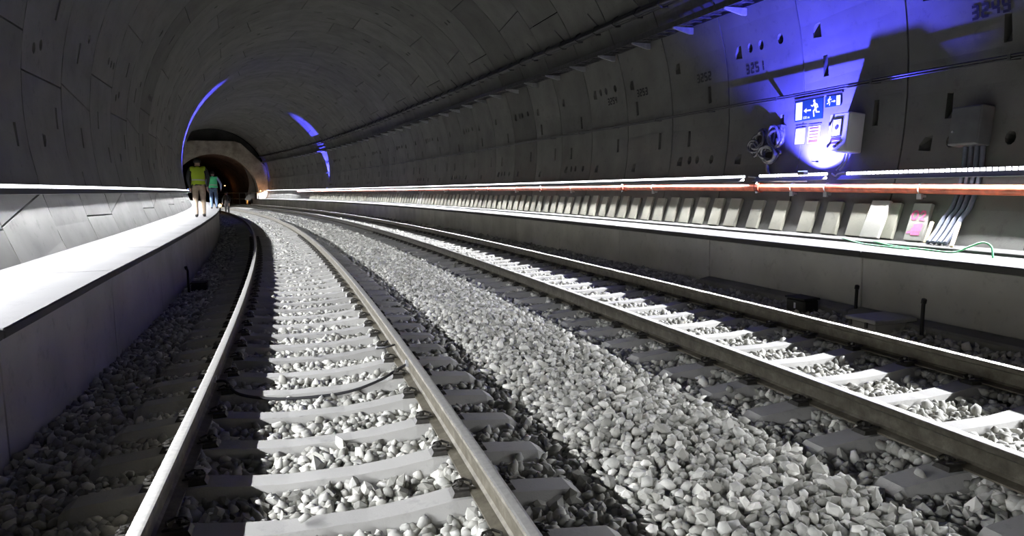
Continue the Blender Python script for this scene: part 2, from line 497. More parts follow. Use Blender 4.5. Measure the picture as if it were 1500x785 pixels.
# stencilled ring numbers
GLYPH = {'0': 'abcdef', '1': 'bc', '2': 'abged', '3': 'abgcd', '4': 'fgbc', '5': 'afgcd', '9': 'abfgcd', '8': 'abcdefg'}
def glyph_rects(ch):
    w, h, t, q = .10, .17, .032, .012
    out = []
    for sname in GLYPH[ch]:
        out.append({'a': (q, h - t, w - q, h), 'b': (w - t, h / 2 + q * .6, w, h - q), 'c': (w - t, q, w, h / 2 - q * .6), 'd': (q, 0, w - q, t),
                    'e': (0, q, t, h / 2 - q * .6), 'f': (0, h / 2 + q * .6, t, h - q), 'g': (q, h / 2 - t / 2, w - q, h / 2 + t / 2)}[sname])
    return out
def ring_number(n, text, s_left, deg):
    mb = MB()
    for i, ch in enumerate(text):
        for (x0, y0, x1, y1) in glyph_rects(ch):
            pl = [(x0, y0), (x1, y0), (x1, y1), (x0, y1)]
            def fn(a, b, d, i=i):
                o, z = wall_oz(deg + math.degrees((b - .085) / RHO), .0085 + d)
                return W(o, s_left - i * .125 - a, z)
            mb.prism(pl, 0, .002, fn)
    o = mb.build('ring_number', M['paint_black'])
    o.parent = segment_of[n, 0]
    o.matrix_parent_inverse = segment_of[n, 0].matrix_world.inverted() if False else (Matrix.Translation((-RC, 0, 0)) @ Matrix.Rotation((RING0 + RING * n) * K, 4, 'Z') @ Matrix.Translation((RC, 0, 0))).inverted()
    o['label'] = 'black stencilled number ' + text
for n, text, sl, dg in ((-1, '3249', 6.72, 7.1), (1, '3251', 10.96, 7.4), (2, '3252', 12.47, 8.1), (3, '3253', 14.85, 8.4), (4, '3254', 16.3, 8.2)):
    ring_number(n, text, sl, dg)

# ------------------------------------------------------------------ floor: ballast bed
SL0, SLD = 3.485, .6                  # sleepers of the inner track
SR0 = 2.93                            # sleepers of the outer track
OL, OR_, GA = .04, 4.226, 1.572       # track centres, distance between rail heads
def zbed(o):
    return np.interp(o, [-2.0, -1.5, -1.2, 1.25, 1.5, 1.75, 2.7, 2.95, 3.1, 5.5, 5.7, 6.1, 6.5], [-.37, -.32, -.28, -.275, -.275, -.235, -.235, -.275, -.28, -.28, -.26, -.17, -.13])
mb = MB()
os_ = [-2.0, -1.5, -1.2, -.6, 0, .6, 1.25, 1.5, 1.75, 2.2, 2.7, 2.95, 3.1, 3.8, 4.6, 5.5, 5.7, 6.1, 6.5]
ss_ = steps(-12, 125, 1.)
for s in ss_:
    mb.v += [tuple(W(o, s, float(zbed(o)) - .02)) for o in os_]
no = len(os_)
mb.f = [(i * no + k, i * no + k + 1, (i + 1) * no + k + 1, (i + 1) * no + k) for i in range(len(ss_) - 1) for k in range(no - 1)]
mb.m = [0] * len(mb.f)
floor = tag(mb.build('floor', M['ground'], smooth=True), 'bed of grey crushed stone under both tracks', kind='structure')

def project(p):
    q = p - np.array([0, 0, CAM_H])
    x = q @ np.array(_r2); y = q @ np.array(_u2); d = q @ np.array(_fwd)
    d = np.maximum(d, .01)
    return 750 + CAM_F * x / d, 392.5 - CAM_F * y / d, d

# icosahedron variants, bashed into angular chips
_t = (1 + 5 ** .5) / 2
ICO = np.array([(-1, _t, 0), (1, _t, 0), (-1, -_t, 0), (1, -_t, 0), (0, -1, _t), (0, 1, _t), (0, -1, -_t), (0, 1, -_t), (_t, 0, -1), (_t, 0, 1), (-_t, 0, -1), (-_t, 0, 1)], float)
ICO /= np.linalg.norm(ICO[0])
ICF = np.array([(0, 11, 5), (0, 5, 1), (0, 1, 7), (0, 7, 10), (0, 10, 11), (1, 5, 9), (5, 11, 4), (11, 10, 2), (10, 7, 6), (7, 1, 8), (3, 9, 4), (3, 4, 2), (3, 2, 6), (3, 6, 8), (3, 8, 9), (4, 9, 5), (2, 4, 11), (6, 2, 10), (8, 6, 7), (9, 8, 1)])
NV = 30
VAR = []
for i in range(NV):
    v = ICO * (1 + rng.uniform(-.28, .22, (12, 1))) + rng.uniform(-.14, .14, (12, 3))
    v *= np.array([1.25, .95, .72]) * rng.uniform(.85, 1.15, 3)
    VAR.append(v)
VAR = np.array(VAR)

pos, rad = [], []
def scatter(s0, s1, d, r0, r1, lift=0., omin=-1.9, omax=6.22):
    os2 = np.arange(omin, omax, d); ss2 = np.arange(s0, s1, d)
    O, S = np.meshgrid(os2, ss2)
    O = O.ravel() + rng.uniform(-.5, .5, O.size) * d; S = S.ravel() + rng.uniform(-.5, .5, S.size) * d
    r = rng.uniform(r0, r1, O.size) * np.where(rng.random(O.size) < .12, 1.25, 1)
    Z = zbed(O) + rng.uniform(-.012, .016, O.size) + lift
    # keep off the sleepers and from under the rails
    def on(oc, first):
        ph = np.abs((S - first + .3) % .6 - .3)
        return (np.abs(O - oc) < 1.36) & (ph < .105)
    bad = on(OL, SL0) | on(OR_, SR0)
    keep_on = bad & (rng.random(O.size) < .004)
    Z = np.where(keep_on, -.195, Z)
    bad &= ~keep_on
    for oc in (OL - GA / 2, OL + GA / 2, OR_ - GA / 2, OR_ + GA / 2):
        Z = np.where(np.abs(O - oc) < .12, np.minimum(np.maximum(Z, -.222 + rng.uniform(-.008, .008, O.size)), -.175 - r * 1.02), Z)
    p = Wn(O, S, Z)
    u, v, dd = project(p)
    bad |= (u < -350) | (u > 1850) | (v > 1050) | (dd < .8)
    # behind the walkway edge of the bend nothing shows
    k = ~bad
    pos.append(p[k]); rad.append(r[k])
scatter(1.2, 9, .052, .026, .043)
scatter(1.2, 9, .15, .026, .045, lift=.028)
for oc_ in (OL - GA / 2, OL + GA / 2, OR_ - GA / 2, OR_ + GA / 2):
    scatter(1.2, 15, .05, .03, .042, omin=oc_ - .11, omax=oc_ + .11)      # packed under the rails
scatter(9, 15, .062, .03, .046)
scatter(15, 26, .085, .042, .06)
scatter(26, 60, .15, .065, .095, lift=-.02)
pos = np.concatenate(pos); rad = np.concatenate(rad)
NS = len(pos)
_, _, depth = project(pos)
u_, v_, _d = project(pos)
score = np.where((u_ > 20) & (u_ < 1480) & (v_ > 300) & (v_ < 770) & (pos[:, 0] > -.6), rad / depth, 0)
order = np.argsort(-score)
near, rest = order[:300], order[300:]
def rots(n):
    q = rng.normal(size=(n, 4)); q /= np.linalg.norm(q, axis=1, keepdims=True)
    a, b, c, d = q.T
    return np.stack([np.stack([1 - 2 * (c * c + d * d), 2 * (b * c - a * d), 2 * (b * d + a * c)], -1),
                     np.stack([2 * (b * c + a * d), 1 - 2 * (b * b + d * d), 2 * (c * d - a * b)], -1),
                     np.stack([2 * (b * d - a * c), 2 * (c * d + a * b), 1 - 2 * (b * b + c * c)], -1)], 1)
RM = rots(NS)
var = rng.integers(0, NV, NS)
vv = np.einsum('nij,nkj->nki', RM[rest], VAR[var[rest]]) * rad[rest][:, None, None] + pos[rest][:, None, :]
nr = len(rest)
me = bpy.data.meshes.new('loose_ballast')
me.vertices.add(nr * 12); me.vertices.foreach_set('co', vv.astype(np.float32).ravel())
idx = (ICF[None] + (np.arange(nr) * 12)[:, None, None]).astype(np.int32).ravel()
me.loops.add(len(idx)); me.loops.foreach_set('vertex_index', idx)
me.polygons.add(nr * 20); me.polygons.foreach_set('loop_start', np.arange(0, nr * 60, 3, dtype=np.int32))
try:
    me.polygons.foreach_set('loop_total', np.full(nr * 20, 3, np.int32))
except Exception:
    pass
me.update(); me.validate()
me.materials.append(M['stone'])
lb = link(bpy.data.objects.new('loose_ballast', me), floor)
tag(lb, kind='stuff')
stone_mesh = []
for i in range(NV):
    m_ = bpy.data.meshes.new('ballast_stone')
    m_.from_pydata([tuple(p) for p in VAR[i]], [], [tuple(int(q) for q in f) for f in ICF])
    m_.materials.append(M['stone'])
    stone_mesh.append(m_)
for i in near:
    r = float(rad[i])
    mm = Matrix([[*(RM[i][0] * r), pos[i][0]], [*(RM[i][1] * r), pos[i][1]], [*(RM[i][2] * r), pos[i][2]], [0, 0, 0, 1]])
    inst('ballast_stone', stone_mesh[int(var[i])], mm, floor)
print('stones', NS)

# ------------------------------------------------------------------ walkways
def walkway(name, label):
    return tag(empty(name), label, kind='structure')
wl = walkway('walkway', 'bare concrete walkway where two people walk')
wr = walkway('walkway', 'concrete service bench with white kerb below the red pipe')
PAN = 3.08
def fixed(fn): return fn
# inner walkway: face panels and deck slabs
for i in range(-5, 30):
    a, b = 8.35 + PAN * (i - 1), 8.35 + PAN * i
    if b > S_END: b = S_END
    if a >= b: break
    ss2 = steps(a + .006, b - .006, .8)
    mb = MB()
    n4 = [(-1.92, None), (-1.92, -.6), (-2.04, -.6), (-2.04, None)]
    verts = []
    for s in ss2:
        z = zdeck(s) - .07
        verts += [W(-1.92, s, z), W(-1.92, s, -.6), W(-2.04, s, -.6), W(-2.04, s, z)]
    fs = [(j * 4 + k, (j + 1) * 4 + k, (j + 1) * 4 + (k + 1) % 4, j * 4 + (k + 1) % 4) for j in range(len(ss2) - 1) for k in range(4)]
    fs += [(0, 1, 2, 3), tuple(len(ss2) * 4 - 1 - k for k in range(4))]
    mb.add(verts, fs)
    mb.build('face_panel', M['panel'], wl, bevel=.008)
    mb = MB(); verts = []
    for s in ss2:
        z = zdeck(s); ow = wall_o(z, -1, -.05)
        verts += [W(O_DECK_L, s, z), W(O_DECK_L, s, z - .07), W(ow, s, z - .07), W(ow, s, z)]
    mb.add(verts, fs)
    mb.build('deck_slab', M['deck'], wl, bevel=.012)
# outer bench: face panels, kerb, deck, footing
for i in range(-4, 32):
    a, b = 6.65 + PAN * (i - 1), 6.65 + PAN * i
    if b > S_END + 1.5: b = S_END + 1.5
    if a >= b: break
    ss2 = steps(a + .006, b - .006, .8)
    MB().sweep([(6.235, .51), (6.235, -.6), (6.355, -.6), (6.355, .51)], ss2, W).build('face_panel', M['panel_bench'], wr, bevel=.008)
    ss3 = steps(a + .002, b - .002, .8)
    MB().sweep([(O_KERB, Z_KERB), (O_KERB, .512), (6.99, .512), (6.99, Z_KERB)], ss3, W).build('deck_slab', M['deck'], wr, bevel=.012)
    MB().sweep([(7.06, .615), (7.06, .45), (7.475, .45), (7.475, .615)], ss2, W).build('ledge', M['deck'], wr, bevel=.008)
    if i < 2:
        MB().sweep([(6.03, -.10), (6.00, -.5), (6.233, -.5), (6.233, -.06)], ss2, W).build('footing', M['footing'], wr, bevel=.02)

# ------------------------------------------------------------------ rails
RP = [(-.036, -.012), (-.030, -.002), (-.018, 0), (.018, 0), (.030, -.002), (.036, -.012), (.034, -.038), (.010, -.052), (.0085, -.135), (.022, -.150), (.075, -.162), (.075, -.172), (-.075, -.172), (-.075, -.162), (-.022, -.150), (-.0085, -.135), (-.010, -.052), (-.034, -.038)]
def rail(oc, label):
    mb = MB()
    ss2 = steps(-2, 30, .5) + steps(30.8, 110, 1.2)
    n = len(RP)
    verts = [W(oc + o, s, z) for s in ss2 for o, z in RP]
    fs, mi = [], []
    for i in range(len(ss2) - 1):
        for k in range(n):
            fs.append((i * n + k, (i + 1) * n + k, (i + 1) * n + (k + 1) % n, i * n + (k + 1) % n))
            mi.append(1 if k in (1, 2, 3) else 0)
    mb.v, mb.f, mb.m = [tuple(v) for v in verts], fs, mi
    mb.f += [tuple(range(n)), tuple(reversed(range((len(ss2) - 1) * n, len(ss2) * n)))]
    mb.m += [0, 0]
    return tag(mb.build('rail', [M['rail'], M['shiny']], smooth=False), label, 'rail', 'running rails of the two tracks')
rail(OL - GA / 2, 'steel rail running beside the bare walkway, dark shade on one side')
rail(OL + GA / 2, 'rusty steel rail between the near sleepers and the gravel strip')
rail(OR_ - GA / 2, 'dark steel rail at the gravel side of the far track')
rail(OR_ + GA / 2, 'steel rail with bright white top below the service bench')

# ------------------------------------------------------------------ sleepers with rail clips
def sleeper_mesh():
    mb = MB()
    #      x (half length), z top, half width top, half width bottom
    sec = [(-1.33, -.245, .070, .115), (-1.27, -.206, .080, .12), (-.95, -.178, .085, .125), (-.62, -.178, .085, .125), (-.40, -.207, .080, .115), (-.2, -.222, .075, .105), (.2, -.222, .075, .105), (.40, -.207, .080, .115), (.62, -.178, .085, .125), (.95, -.178, .085, .125), (1.27, -.206, .080, .12), (1.33, -.245, .070, .115)]
    n = 6
    for x, z, a, b in sec:
        mb.v += [(x, -b, -.42), (x, -b + .004, z - .07), (x, -a, z), (x, a, z), (x, b - .004, z - .07), (x, b, -.42)]
    for i in range(len(sec) - 1):
        for k in range(n):
            mb.f.append((i * n + k, (i + 1) * n + k, (i + 1) * n + (k + 1) % n, i * n + (k + 1) % n))
    mb.f += [tuple(range(n)), tuple(reversed(range((len(sec) - 1) * n, len(sec) * n)))]
    mb.m = [0] * len(mb.f)
    return mb.mesh('concrete_sleeper', M['sleeper'])
def clip_mesh():
    """spring clip with its guide plate and screw, seen from the outside of the rail foot; local x points away from the rail"""
    mb = MB()
    mb.hexa([(.075, -.06, -.178), (.17, -.055, -.178), (.17, .055, -.178), (.075, .06, -.178), (.078, -.055, -.150), (.155, -.045, -.155), (.155, .045, -.155), (.078, .055, -.150)])
    loop = [(.055, -.012, -.145), (.05, -.045, -.140), (.085, -.062, -.130), (.135, -.05, -.132), (.15, -.02, -.140), (.12, -.012, -.125), (.12, .012, -.125), (.15, .02, -.140), (.135, .05, -.132), (.085, .062, -.130), (.05, .045, -.140), (.055, .012, -.145)]
    mb.tube(loop, .0075, 5)
    mb.tube([(.118, 0, -.16), (.118, 0, -.108)], .011, 6)
    mb.tube([(.118, 0, -.128), (.118, 0, -.112)], .021, 6)
    return mb.mesh('rail_clip', M['clip'])
SM, CM = sleeper_mesh(), clip_mesh()
def sleepers(oc, first, i0, i1, lab_fn, group):
    for i in range(i0, i1):
        s = first + i * SLD
        jx, jr = random.uniform(-.012, .012), random.uniform(-.008, .008)
        r = bpy.data.objects.new('concrete_sleeper', SM)
        r.matrix_world = frame(oc + jx, s, random.uniform(-.004, .003)) @ Matrix.Rotation(jr, 4, 'Z')
        link(r)
        tag(r, lab_fn(i), 'sleeper', group)
        if s < 26:
            for side in (-1, 1):
                for q in (-1, 1):
                    m = Matrix.Translation((side * GA / 2 - jx, 0, 0))
                    if q < 0: m = m @ Matrix.Rotation(PI, 4, 'Z')
                    inst('rail_clip', CM, m, r)
ORD = ['', 'second', 'third', 'fourth', 'fifth', 'sixth', 'seventh', 'eighth', 'ninth', 'tenth']
def labL(i):
    if i == -1: return 'concrete sleeper of the near track showing only its end at the picture bottom'
    if i == 0: return 'pale concrete sleeper of the near track, lowest one fully in the picture'
    if i == 4: return 'pale concrete sleeper of the near track beside the black bonding cable'
    if 0 < i < 10: return 'pale concrete sleeper of the near track, %s up from the picture bottom' % ORD[i]
    return 'pale concrete sleeper crossing under the curved near track'
def labR(i):
    if i == 0: return 'dark-ended concrete sleeper of the far track in the lowest corner of the picture'
    if 0 < i < 10: return 'concrete sleeper of the far track, %s up from the picture corner' % ORD[i]
    return 'concrete sleeper of the far track below the service bench'
sleepers(OL, SL0, -2, 112, labL, 'sleepers of the near track')
sleepers(OR_, SR0, -1, 113, labR, 'sleepers of the far track')

# ------------------------------------------------------------------ LED light strips
def strip(o, z, ob, zb_, side, s0, s1, label, barmat, tilt, cut, low=.002):
    """glowing bead row, plus an added light bar and hood that shape the beam.
    side = +1: on the outer wall. tilt: lamp axis below level; cut: where the added hood cuts the beam, below level (degrees)"""
    r = tag(empty('light_strip', frame(o, s0, z)), label, 'light strip', 'lines of white lights along the walls')
    inv = r.matrix_world.inverted()
    d = side
    ca, sa = math.cos(math.radians(tilt)), math.sin(math.radians(tilt))
    LP = .095
    hb = LP * math.tan(math.radians(tilt - cut))
    def q(a, b):            # a: out towards the tracks along the lamp axis, b: up across it, from the added light bar (ob, zb_)
        return (ob - d * (a * ca + b * sa), zb_ - a * sa + b * ca)
    ss2 = steps(s0, s1, .6)
    prof = [q(-.012, -.014), q(-.012, hb + .006), q(LP + .004, hb + .008), q(LP + .004, hb), q(-.004, hb - .004), q(-.004, -.010), q(low, -.011), q(low, -.014)]
    MB().sweep(prof, ss2, W).build('added_hood', M['alu'], None)  # hood added to cut the beam off sharply, not a known part
    ch = COL.objects[-1]; ch.parent = r; ch.matrix_parent_inverse = inv
    mb = MB()
    p0, p1 = q(-.001, -.010), q(-.001, .010)
    ss3 = steps(s0 + .02, s1 - .02, .6)
    for s in ss3: mb.v += [tuple(W(p0[0], s, p0[1])), tuple(W(p1[0], s, p1[1]))]
    mb.f = [(2 * i, 2 * i + 1, 2 * i + 3, 2 * i + 2) for i in range(len(ss3) - 1)]; mb.m = [0] * len(mb.f)
    MB().sweep([(o + d * .004, z - .022), (o + d * .004, z + .017), (o - d * .004, z + .017), (o - d * .004, z - .022)], ss2, W).build('bead_rail', M['alu'], None)
    br = COL.objects[-1]; br.parent = r; br.matrix_parent_inverse = inv
    b = mb.build('added_light_bar', barmat, None, fix=False); b.parent = r; b.matrix_parent_inverse = inv  # bar added as hidden emitter behind the hood, throws most of the strip's light
    mb = MB()
    s = s0 + .03
    while s < s1 - .06:
        ln, wd = (.060, .075) if s < 20 else (.32, .32)
        e = min(s + ln, s1 - .02)
        x0, x1 = o - d * .004, o - d * .022
        if s < 20:
            mb.add([W(x0, s, z - .026), W(x0, s, z + .018), W(x0, e, z + .018), W(x0, e, z - .026),
                    W(x1, s + .016, z - .018), W(x1, s + .016, z + .010), W(x1, e - .016, z + .010), W(x1, e - .016, z - .018)],
                   [(4, 5, 6, 7), (0, 1, 5, 4), (1, 2, 6, 5), (2, 3, 7, 6), (3, 0, 4, 7)])
        else:
            mb.add([W(x0, s, z - .026), W(x0, s, z + .018), W(x0, e, z + .018), W(x0, e, z - .026), W(x1, s, z - .018), W(x1, s, z + .010), W(x1, e, z + .010), W(x1, e, z - .018)],
                   [(4, 5, 6, 7), (0, 1, 5, 4), (1, 2, 6, 5), (2, 3, 7, 6), (3, 0, 4, 7)])
        s += wd
    b = tag(mb.build('lamp_beads', M['bead'], None), kind='stuff'); b.parent = r; b.matrix_parent_inverse = inv
    s = math.ceil(s0 / RING) * RING + .4
    while s < min(s1, 40):
        mb = MB()
        w_ = wall_o(z, 1) if d > 0 else wall_o(z, -1)
        mb.sweep([(o + d * .003, z - .02), (o + d * .003, z + .012), (w_ - d * .004, z + .012), (w_ - d * .004, z - .02)], [s - .02, s + .02], W)
        mb.sweep([(ob + d * .03, zb_ - .02), (ob + d * .03, z), (ob + d * .05, z), (ob + d * .05, zb_ - .02)], [s - .02, s + .02], W)
        mb.sweep([q(-.013, -.01), q(-.013, .03), (ob + d * .05, zb_ + .03), (ob + d * .05, zb_ - .01)], [s - .02, s + .02], W)
        c = mb.build('strip_clip', M['galv'], None); c.parent = r; c.matrix_parent_inverse = inv
        s += RING
    return r
O_SR, Z_SR, O_SL, Z_SL = 7.55, 1.505, -3.255, 1.52
TC_L, TC_R = (42, 14.5, .008), (34, 16.5, .005)
BAR_L, BAR_R = (-3.23, 1.44), (7.512, 1.445)
strip(O_SL, Z_SL, *BAR_L, -1, -8, S_END, 'long white light strip on the wall behind the walking people', M['led'], *TC_L)
strip(O_SR, Z_SR, *BAR_R, 1, -6, 8.38, 'white beaded light strip beyond the electrical box at the dark cabinet', M['added_bar_r'], *TC_R)
strip(O_SR, Z_SR + .004, *BAR_R, 1, 8.68, 10.28, 'short white light strip under the emergency exit signs', M['added_bar_r'], *TC_R)
strip(O_SR, Z_SR, *BAR_R, 1, 10.62, S_END, 'long white light strip above the red pipe running into the distance', M['added_bar_r'], *TC_R)

# connecting cables between the strips
def cable(name, pts, r, mat, label, cat, n=6, group=None, sub=6):
    """pts as (o,s,z); smoothed"""
    P = [Vector(p) for p in pts]
    out = []
    for i in range(len(P) - 1):
        p0, p1, p2, p3 = P[max(i - 1, 0)], P[i], P[i + 1], P[min(i + 2, len(P) - 1)]
        for k in range(sub):
            t = k / sub
            out.append(.5 * ((2 * p1) + (p2 - p0) * t + (2 * p0 - 5 * p1 + 4 * p2 - p3) * t * t + (3 * p1 - p0 - 3 * p2 + p3) * t ** 3))
    out.append(P[-1])
    o = MB().tube([W(*q) for q in out], r, n).build(name, mat, None, smooth=True)
    return tag(o, label, cat, group)
cable('strip_cable', [(7.6, 10.62, 1.50), (7.58, 10.45, 1.49), (7.57, 10.25, 1.46), (7.57, 10.0, 1.42), (7.58, 9.6, 1.40), (7.6, 9.2, 1.40)], .013, M['galv'], 'grey looping cable under the short light strip below the notices', 'cable')
cable('strip_cable', [(7.60, 8.68, 1.51), (7.59, 8.6, 1.47), (7.585, 8.55, 1.50), (7.60, 8.46, 1.52), (7.6, 8.38, 1.505)], .012, M['galv'], 'short grey cable bridging the light strips below the electrical box', 'cable')

# ------------------------------------------------------------------ red pipe
O_P = 7.565
pr = tag(empty('fire_pipe', frame(O_P, 4, zpipe(4))), 'red painted fire main pipe along the wall under the lights', 'pipe')
pinv = pr.matrix_world.inverted()
def under(o, r, inv):
    o.parent = r; o.matrix_parent_inverse = inv; return o
under(MB().tube([W(O_P, s, zpipe(s)) for s in steps(-6, 20, .5) + steps(21, 71, 1.)], .063, 16).build('pipe_run', M['red'], None, smooth=True), pr, pinv)
for s in (5.2, 10.28, 15.1, 20.2, 25.2, 30.3, 35.3, 40.4, 45.5, 50.5):
    under(MB().tube([W(O_P, s - .055, zpipe(s)), W(O_P, s + .055, zpipe(s))], .082, 14).build('pipe_coupling', M['red_dark'], None, smooth=False), pr, pinv)
    mb = MB()
    for q in (-1, 1):
        mb.box(W(O_P - .06, s, zpipe(s) + q * .075), (.05, .03, .03), Matrix.Rotation(s * K, 3, 'Z'))
    under(mb.build('coupling_bolt', M['dark_steel'], None), pr, pinv)
for s in (7.1, 8.72, 9.45, 13.75, 18.05, 22.4, 26.7, 31., 35.4, 39.7):
    mb = MB()
    z = zpipe(s)
    mb.tube([W(O_P + .07 * math.cos(a), s, z + .07 * math.sin(a)) for a in [PI * 2 * k / 14 for k in range(15)]], .008, 5)
    mb.sweep([(O_P - .02, z - .075), (O_P - .02, z - .11), (wall_o(z - .11) - .003, z - .11), (wall_o(z - .11) - .003, z - .075)], [s - .02, s + .02], W)
    mb.sweep([(O_P - .045, z - .06), (O_P - .045, z - .13), (O_P - .015, z - .13), (O_P - .015, z - .06)], [s - .035, s + .035], W)
    under(mb.build('pipe_bracket', M['galv'], None), pr, pinv)

# ------------------------------------------------------------------ cable trays high on the outer wall
def deg_lo(s): return lerp(s, [0, 10, 19, 25, 50], [17.0, 17.7, 18.9, 20.0, 20.4])
def deg_up(s): return lerp(s, [0, 12.6, 18.6, 24.6, 34.5, 60], [23.6, 24.4, 25.8, 27.0, 28.2, 28.0])
tr = tag(empty('cable_tray', frame(7.3, 4, 4.2)), 'dark ladder cable tray on brackets high on the wall', 'cable tray')
tinv = tr.matrix_world.inverted()
ssT = steps(2, 30, 1.) + steps(31, S_END, 2.)
def tray_pt(dx, s, dz):
    o, z = wall_oz(deg_lo(s))
    return W(o - dx, s, z + dz)
for dx in (.06, .40):
    under(MB().sweep([(dx - .012, -.02), (dx + .012, -.02), (dx + .012, .09), (dx - .012, .09)], ssT, tray_pt).build('side_rail', M['dark_steel'], None), tr, tinv)
mb = MB()
s = 2.
while s < 70:
    mb.sweep([(.06, 0), (.40, 0), (.40, .02), (.06, .02)], [s, s + .04], tray_pt); s += .3
tag(under(mb.build('rungs', M['dark_steel'], None), tr, tinv), kind='stuff')
for k in range(42):
    s = 4.3 + 1.6 * k
    mb = MB()
    mb.prism([(.0, -.02), (.44, -.02), (.44, -.05), (.08, -.14), (.0, -.14)], -.02, .02, lambda a, b, d, s=s: tray_pt(a, s + d, b))
    under(mb.build('tray_bracket', M['galv'], None), tr, tinv)
for k, (dx, r, dz) in enumerate(((.14, .03, .05), (.22, .026, .046), (.31, .034, .055))):
    c = MB().tube([tray_pt(dx + .01 * math.sin(s * .7 + k), s, dz) for s in ssT], r, 6).build('tray_cable', M['cable'], None, smooth=True)
    tag(c, ['thick black cable lying in the tray next to the wall', 'thin black cable along the middle of the ladder tray', 'thickest black cable lying at the tray outer edge'][k], 'cable', 'cables in the ladder tray')
hr = tag(empty('cable_hanger_line', frame(7.1, 10, 4.9)), 'row of dark hanger rods carrying cables below the vault', 'cable hanger')
hinv = hr.matrix_world.inverted()
def up_pt(dx, s, dz):
    o, z = wall_oz(deg_up(s))
    return W(o - dx, s, z + dz)
for k in range(75):
    s = 8 + .97 * k
    if s > S_END: break
    mb = MB()
    mb.tube([up_pt(.0, s, .14), up_pt(.16, s, .05), up_pt(.22, s, -.06), up_pt(.12, s, -.12), up_pt(.0, s, -.10)], .022, 5)
    if k % 2 == 0:
        mb.tube([up_pt(.07, s, .10), up_pt(.34, s, .36)], .016, 5)
    under(mb.build('hanger', M['dark_steel'], None), hr, hinv)
for k, (dx, r, dz) in enumerate(((.06, .045, -.05), (.14, .045, -.04), (.09, .05, .03))):
    c = MB().tube([up_pt(dx, s, dz + .012 * math.sin(s * 1.3 + k)) for s in ssT], r, 7).build('feeder_cable', M['cable'], None, smooth=True)
    tag(c, ['black feeder cable held in the hangers against the wall', 'black feeder cable held in the hangers on the outside', 'black feeder cable lying on top of the two in the hangers'][k], 'cable', 'feeder cables in the hangers')

# conduit along the wall at eye height of the signs
def zcon(s): return ZC + RHO * math.sin(math.radians(lerp(s, [0, 6, 7.6, 9.5, 11, 15, 20, 33], [.8, .84, 1.05, 1.05, 1.25, 1.38, 1.7, 1.8])))
ct = tag(empty('wall_conduit', frame(7.7, 4, 2.6)), 'thin black twin conduit running along the wall above the signs', 'conduit')
cinv = ct.matrix_world.inverted()
for k, dz in enumerate((-.014, .018)):
    under(MB().tube([W(wall_o(zcon(s) + dz) - .150, s, zcon(s) + dz) for s in steps(2, 30, .6) + steps(31, S_END, 2)], .0135 + .002 * k, 7).build('conduit_tube', M['cable'], None, smooth=True), ct, cinv)
for k in range(30):
    s = 4.2 + 1.94 * k
    z = zcon(s)
    under(MB().sweep([(wall_o(z) - .001, z - .02), (wall_o(z) - .001, z + .02), (wall_o(z) - .168, z + .034), (wall_o(z) - .168, z - .032)], [s - .02, s + .02], W).build('conduit_clip', M['dark_steel'], None), ct, cinv)

# ------------------------------------------------------------------ signs, notices, boxes on the outer wall
def wall_fr(s, z, off=0.):
    """local x = along the wall towards the viewer's right (-s), y = up, z = out of the wall to the tracks"""
    o = wall_o(z, 1, off)
    a = math.atan2(z - ZC, o - OC)
    f = frame(o, s, z)
    return f @ Matrix(((0, -math.sin(a), -math.cos(a), 0), (-1, 0, 0, 0), (0, math.cos(a), -math.sin(a), 0), (0, 0, 0, 1)))
def flat(name, polys, d0, d1, mat, parent):
    mb = MB()
    for p in polys:
        mb.prism(p, d0, d1, lambda a, b, d: Vector((a, b, d)))
    return mb.build(name, mat, parent)
def R4(x0, y0, x1, y1): return [(x0, y0), (x1, y0), (x1, y1), (x0, y1)]
def thick_line(p, q, w):
    p, q = Vector(p), Vector(q); d = (q - p).normalized(); n = Vector((-d.y, d.x)) * w / 2
    p = p - d * w * .3; q = q + d * w * .3
    return [tuple(p - n), tuple(q - n), tuple(q + n), tuple(p + n)]
def disc(c, r, n=12): return [(c[0] + r * math.cos(2 * PI * k / n), c[1] + r * math.sin(2 * PI * k / n)) for k in range(n)]
def runner(cx, cy, h, dirx):
    """running figure, dirx = -1 runs to the left"""
    S = lambda x, y: (cx + dirx * x * h, cy + y * h)
    T = lambda a, b, w: thick_line(S(*a), S(*b), w * h)
    return [disc(S(.10, .44), .085 * h), T((.06, .30), (-.06, .02), .17), T((.06, .28), (.24, .16), .075), T((.24, .16), (.34, .22), .065), T((.03, .30), (-.16, .22), .075), T((-.16, .22), (-.22, .06), .065),
            T((-.03, .02), (.12, -.14), .10), T((.12, -.14), (.06, -.42), .085), T((-.06, .02), (-.12, -.20), .10), T((-.12, -.20), (-.34, -.22), .08)]
def exit_sign(s0, s1, z0, z1, label, flip):
    w, h = abs(s0 - s1), z1 - z0
    r = empty('exit_sign', wall_fr((s0 + s1) / 2, (z0 + z1) / 2, .012)); tag(r, label, 'exit sign')
    f = -1 if flip else 1
    flat('back_plate', [R4(-w / 2, -h / 2, w / 2, h / 2)], 0, .012, M['sign_dark'], r)
    m = h * .06
    xd0, xd1 = sorted((f * (-w / 2 + m), f * (-w / 2 + w * .27)))
    flat('door_symbol', [R4(xd0, -h / 2 + m, xd1, h / 2 - m)], .0125, .0145, M['sign_pale'], r)
    ax0, ax1 = f * (-.17 * w), f * (.08 * w)
    ay = -.02 * h
    head = [(ax0, ay), (ax0 + f * .1 * w, ay + .12 * h), (ax0 + f * .1 * w, ay - .12 * h)]
    flat('arrow', [head, thick_line((ax0 + f * .09 * w, ay), (ax1, ay), .075 * h)], .0125, .0145, M['sign_pale'], r)
    flat('running_figure', runner(f * .24 * w, .02 * h, h * .86, -f), .0125, .0145, M['sign_pale'], r)
    return r
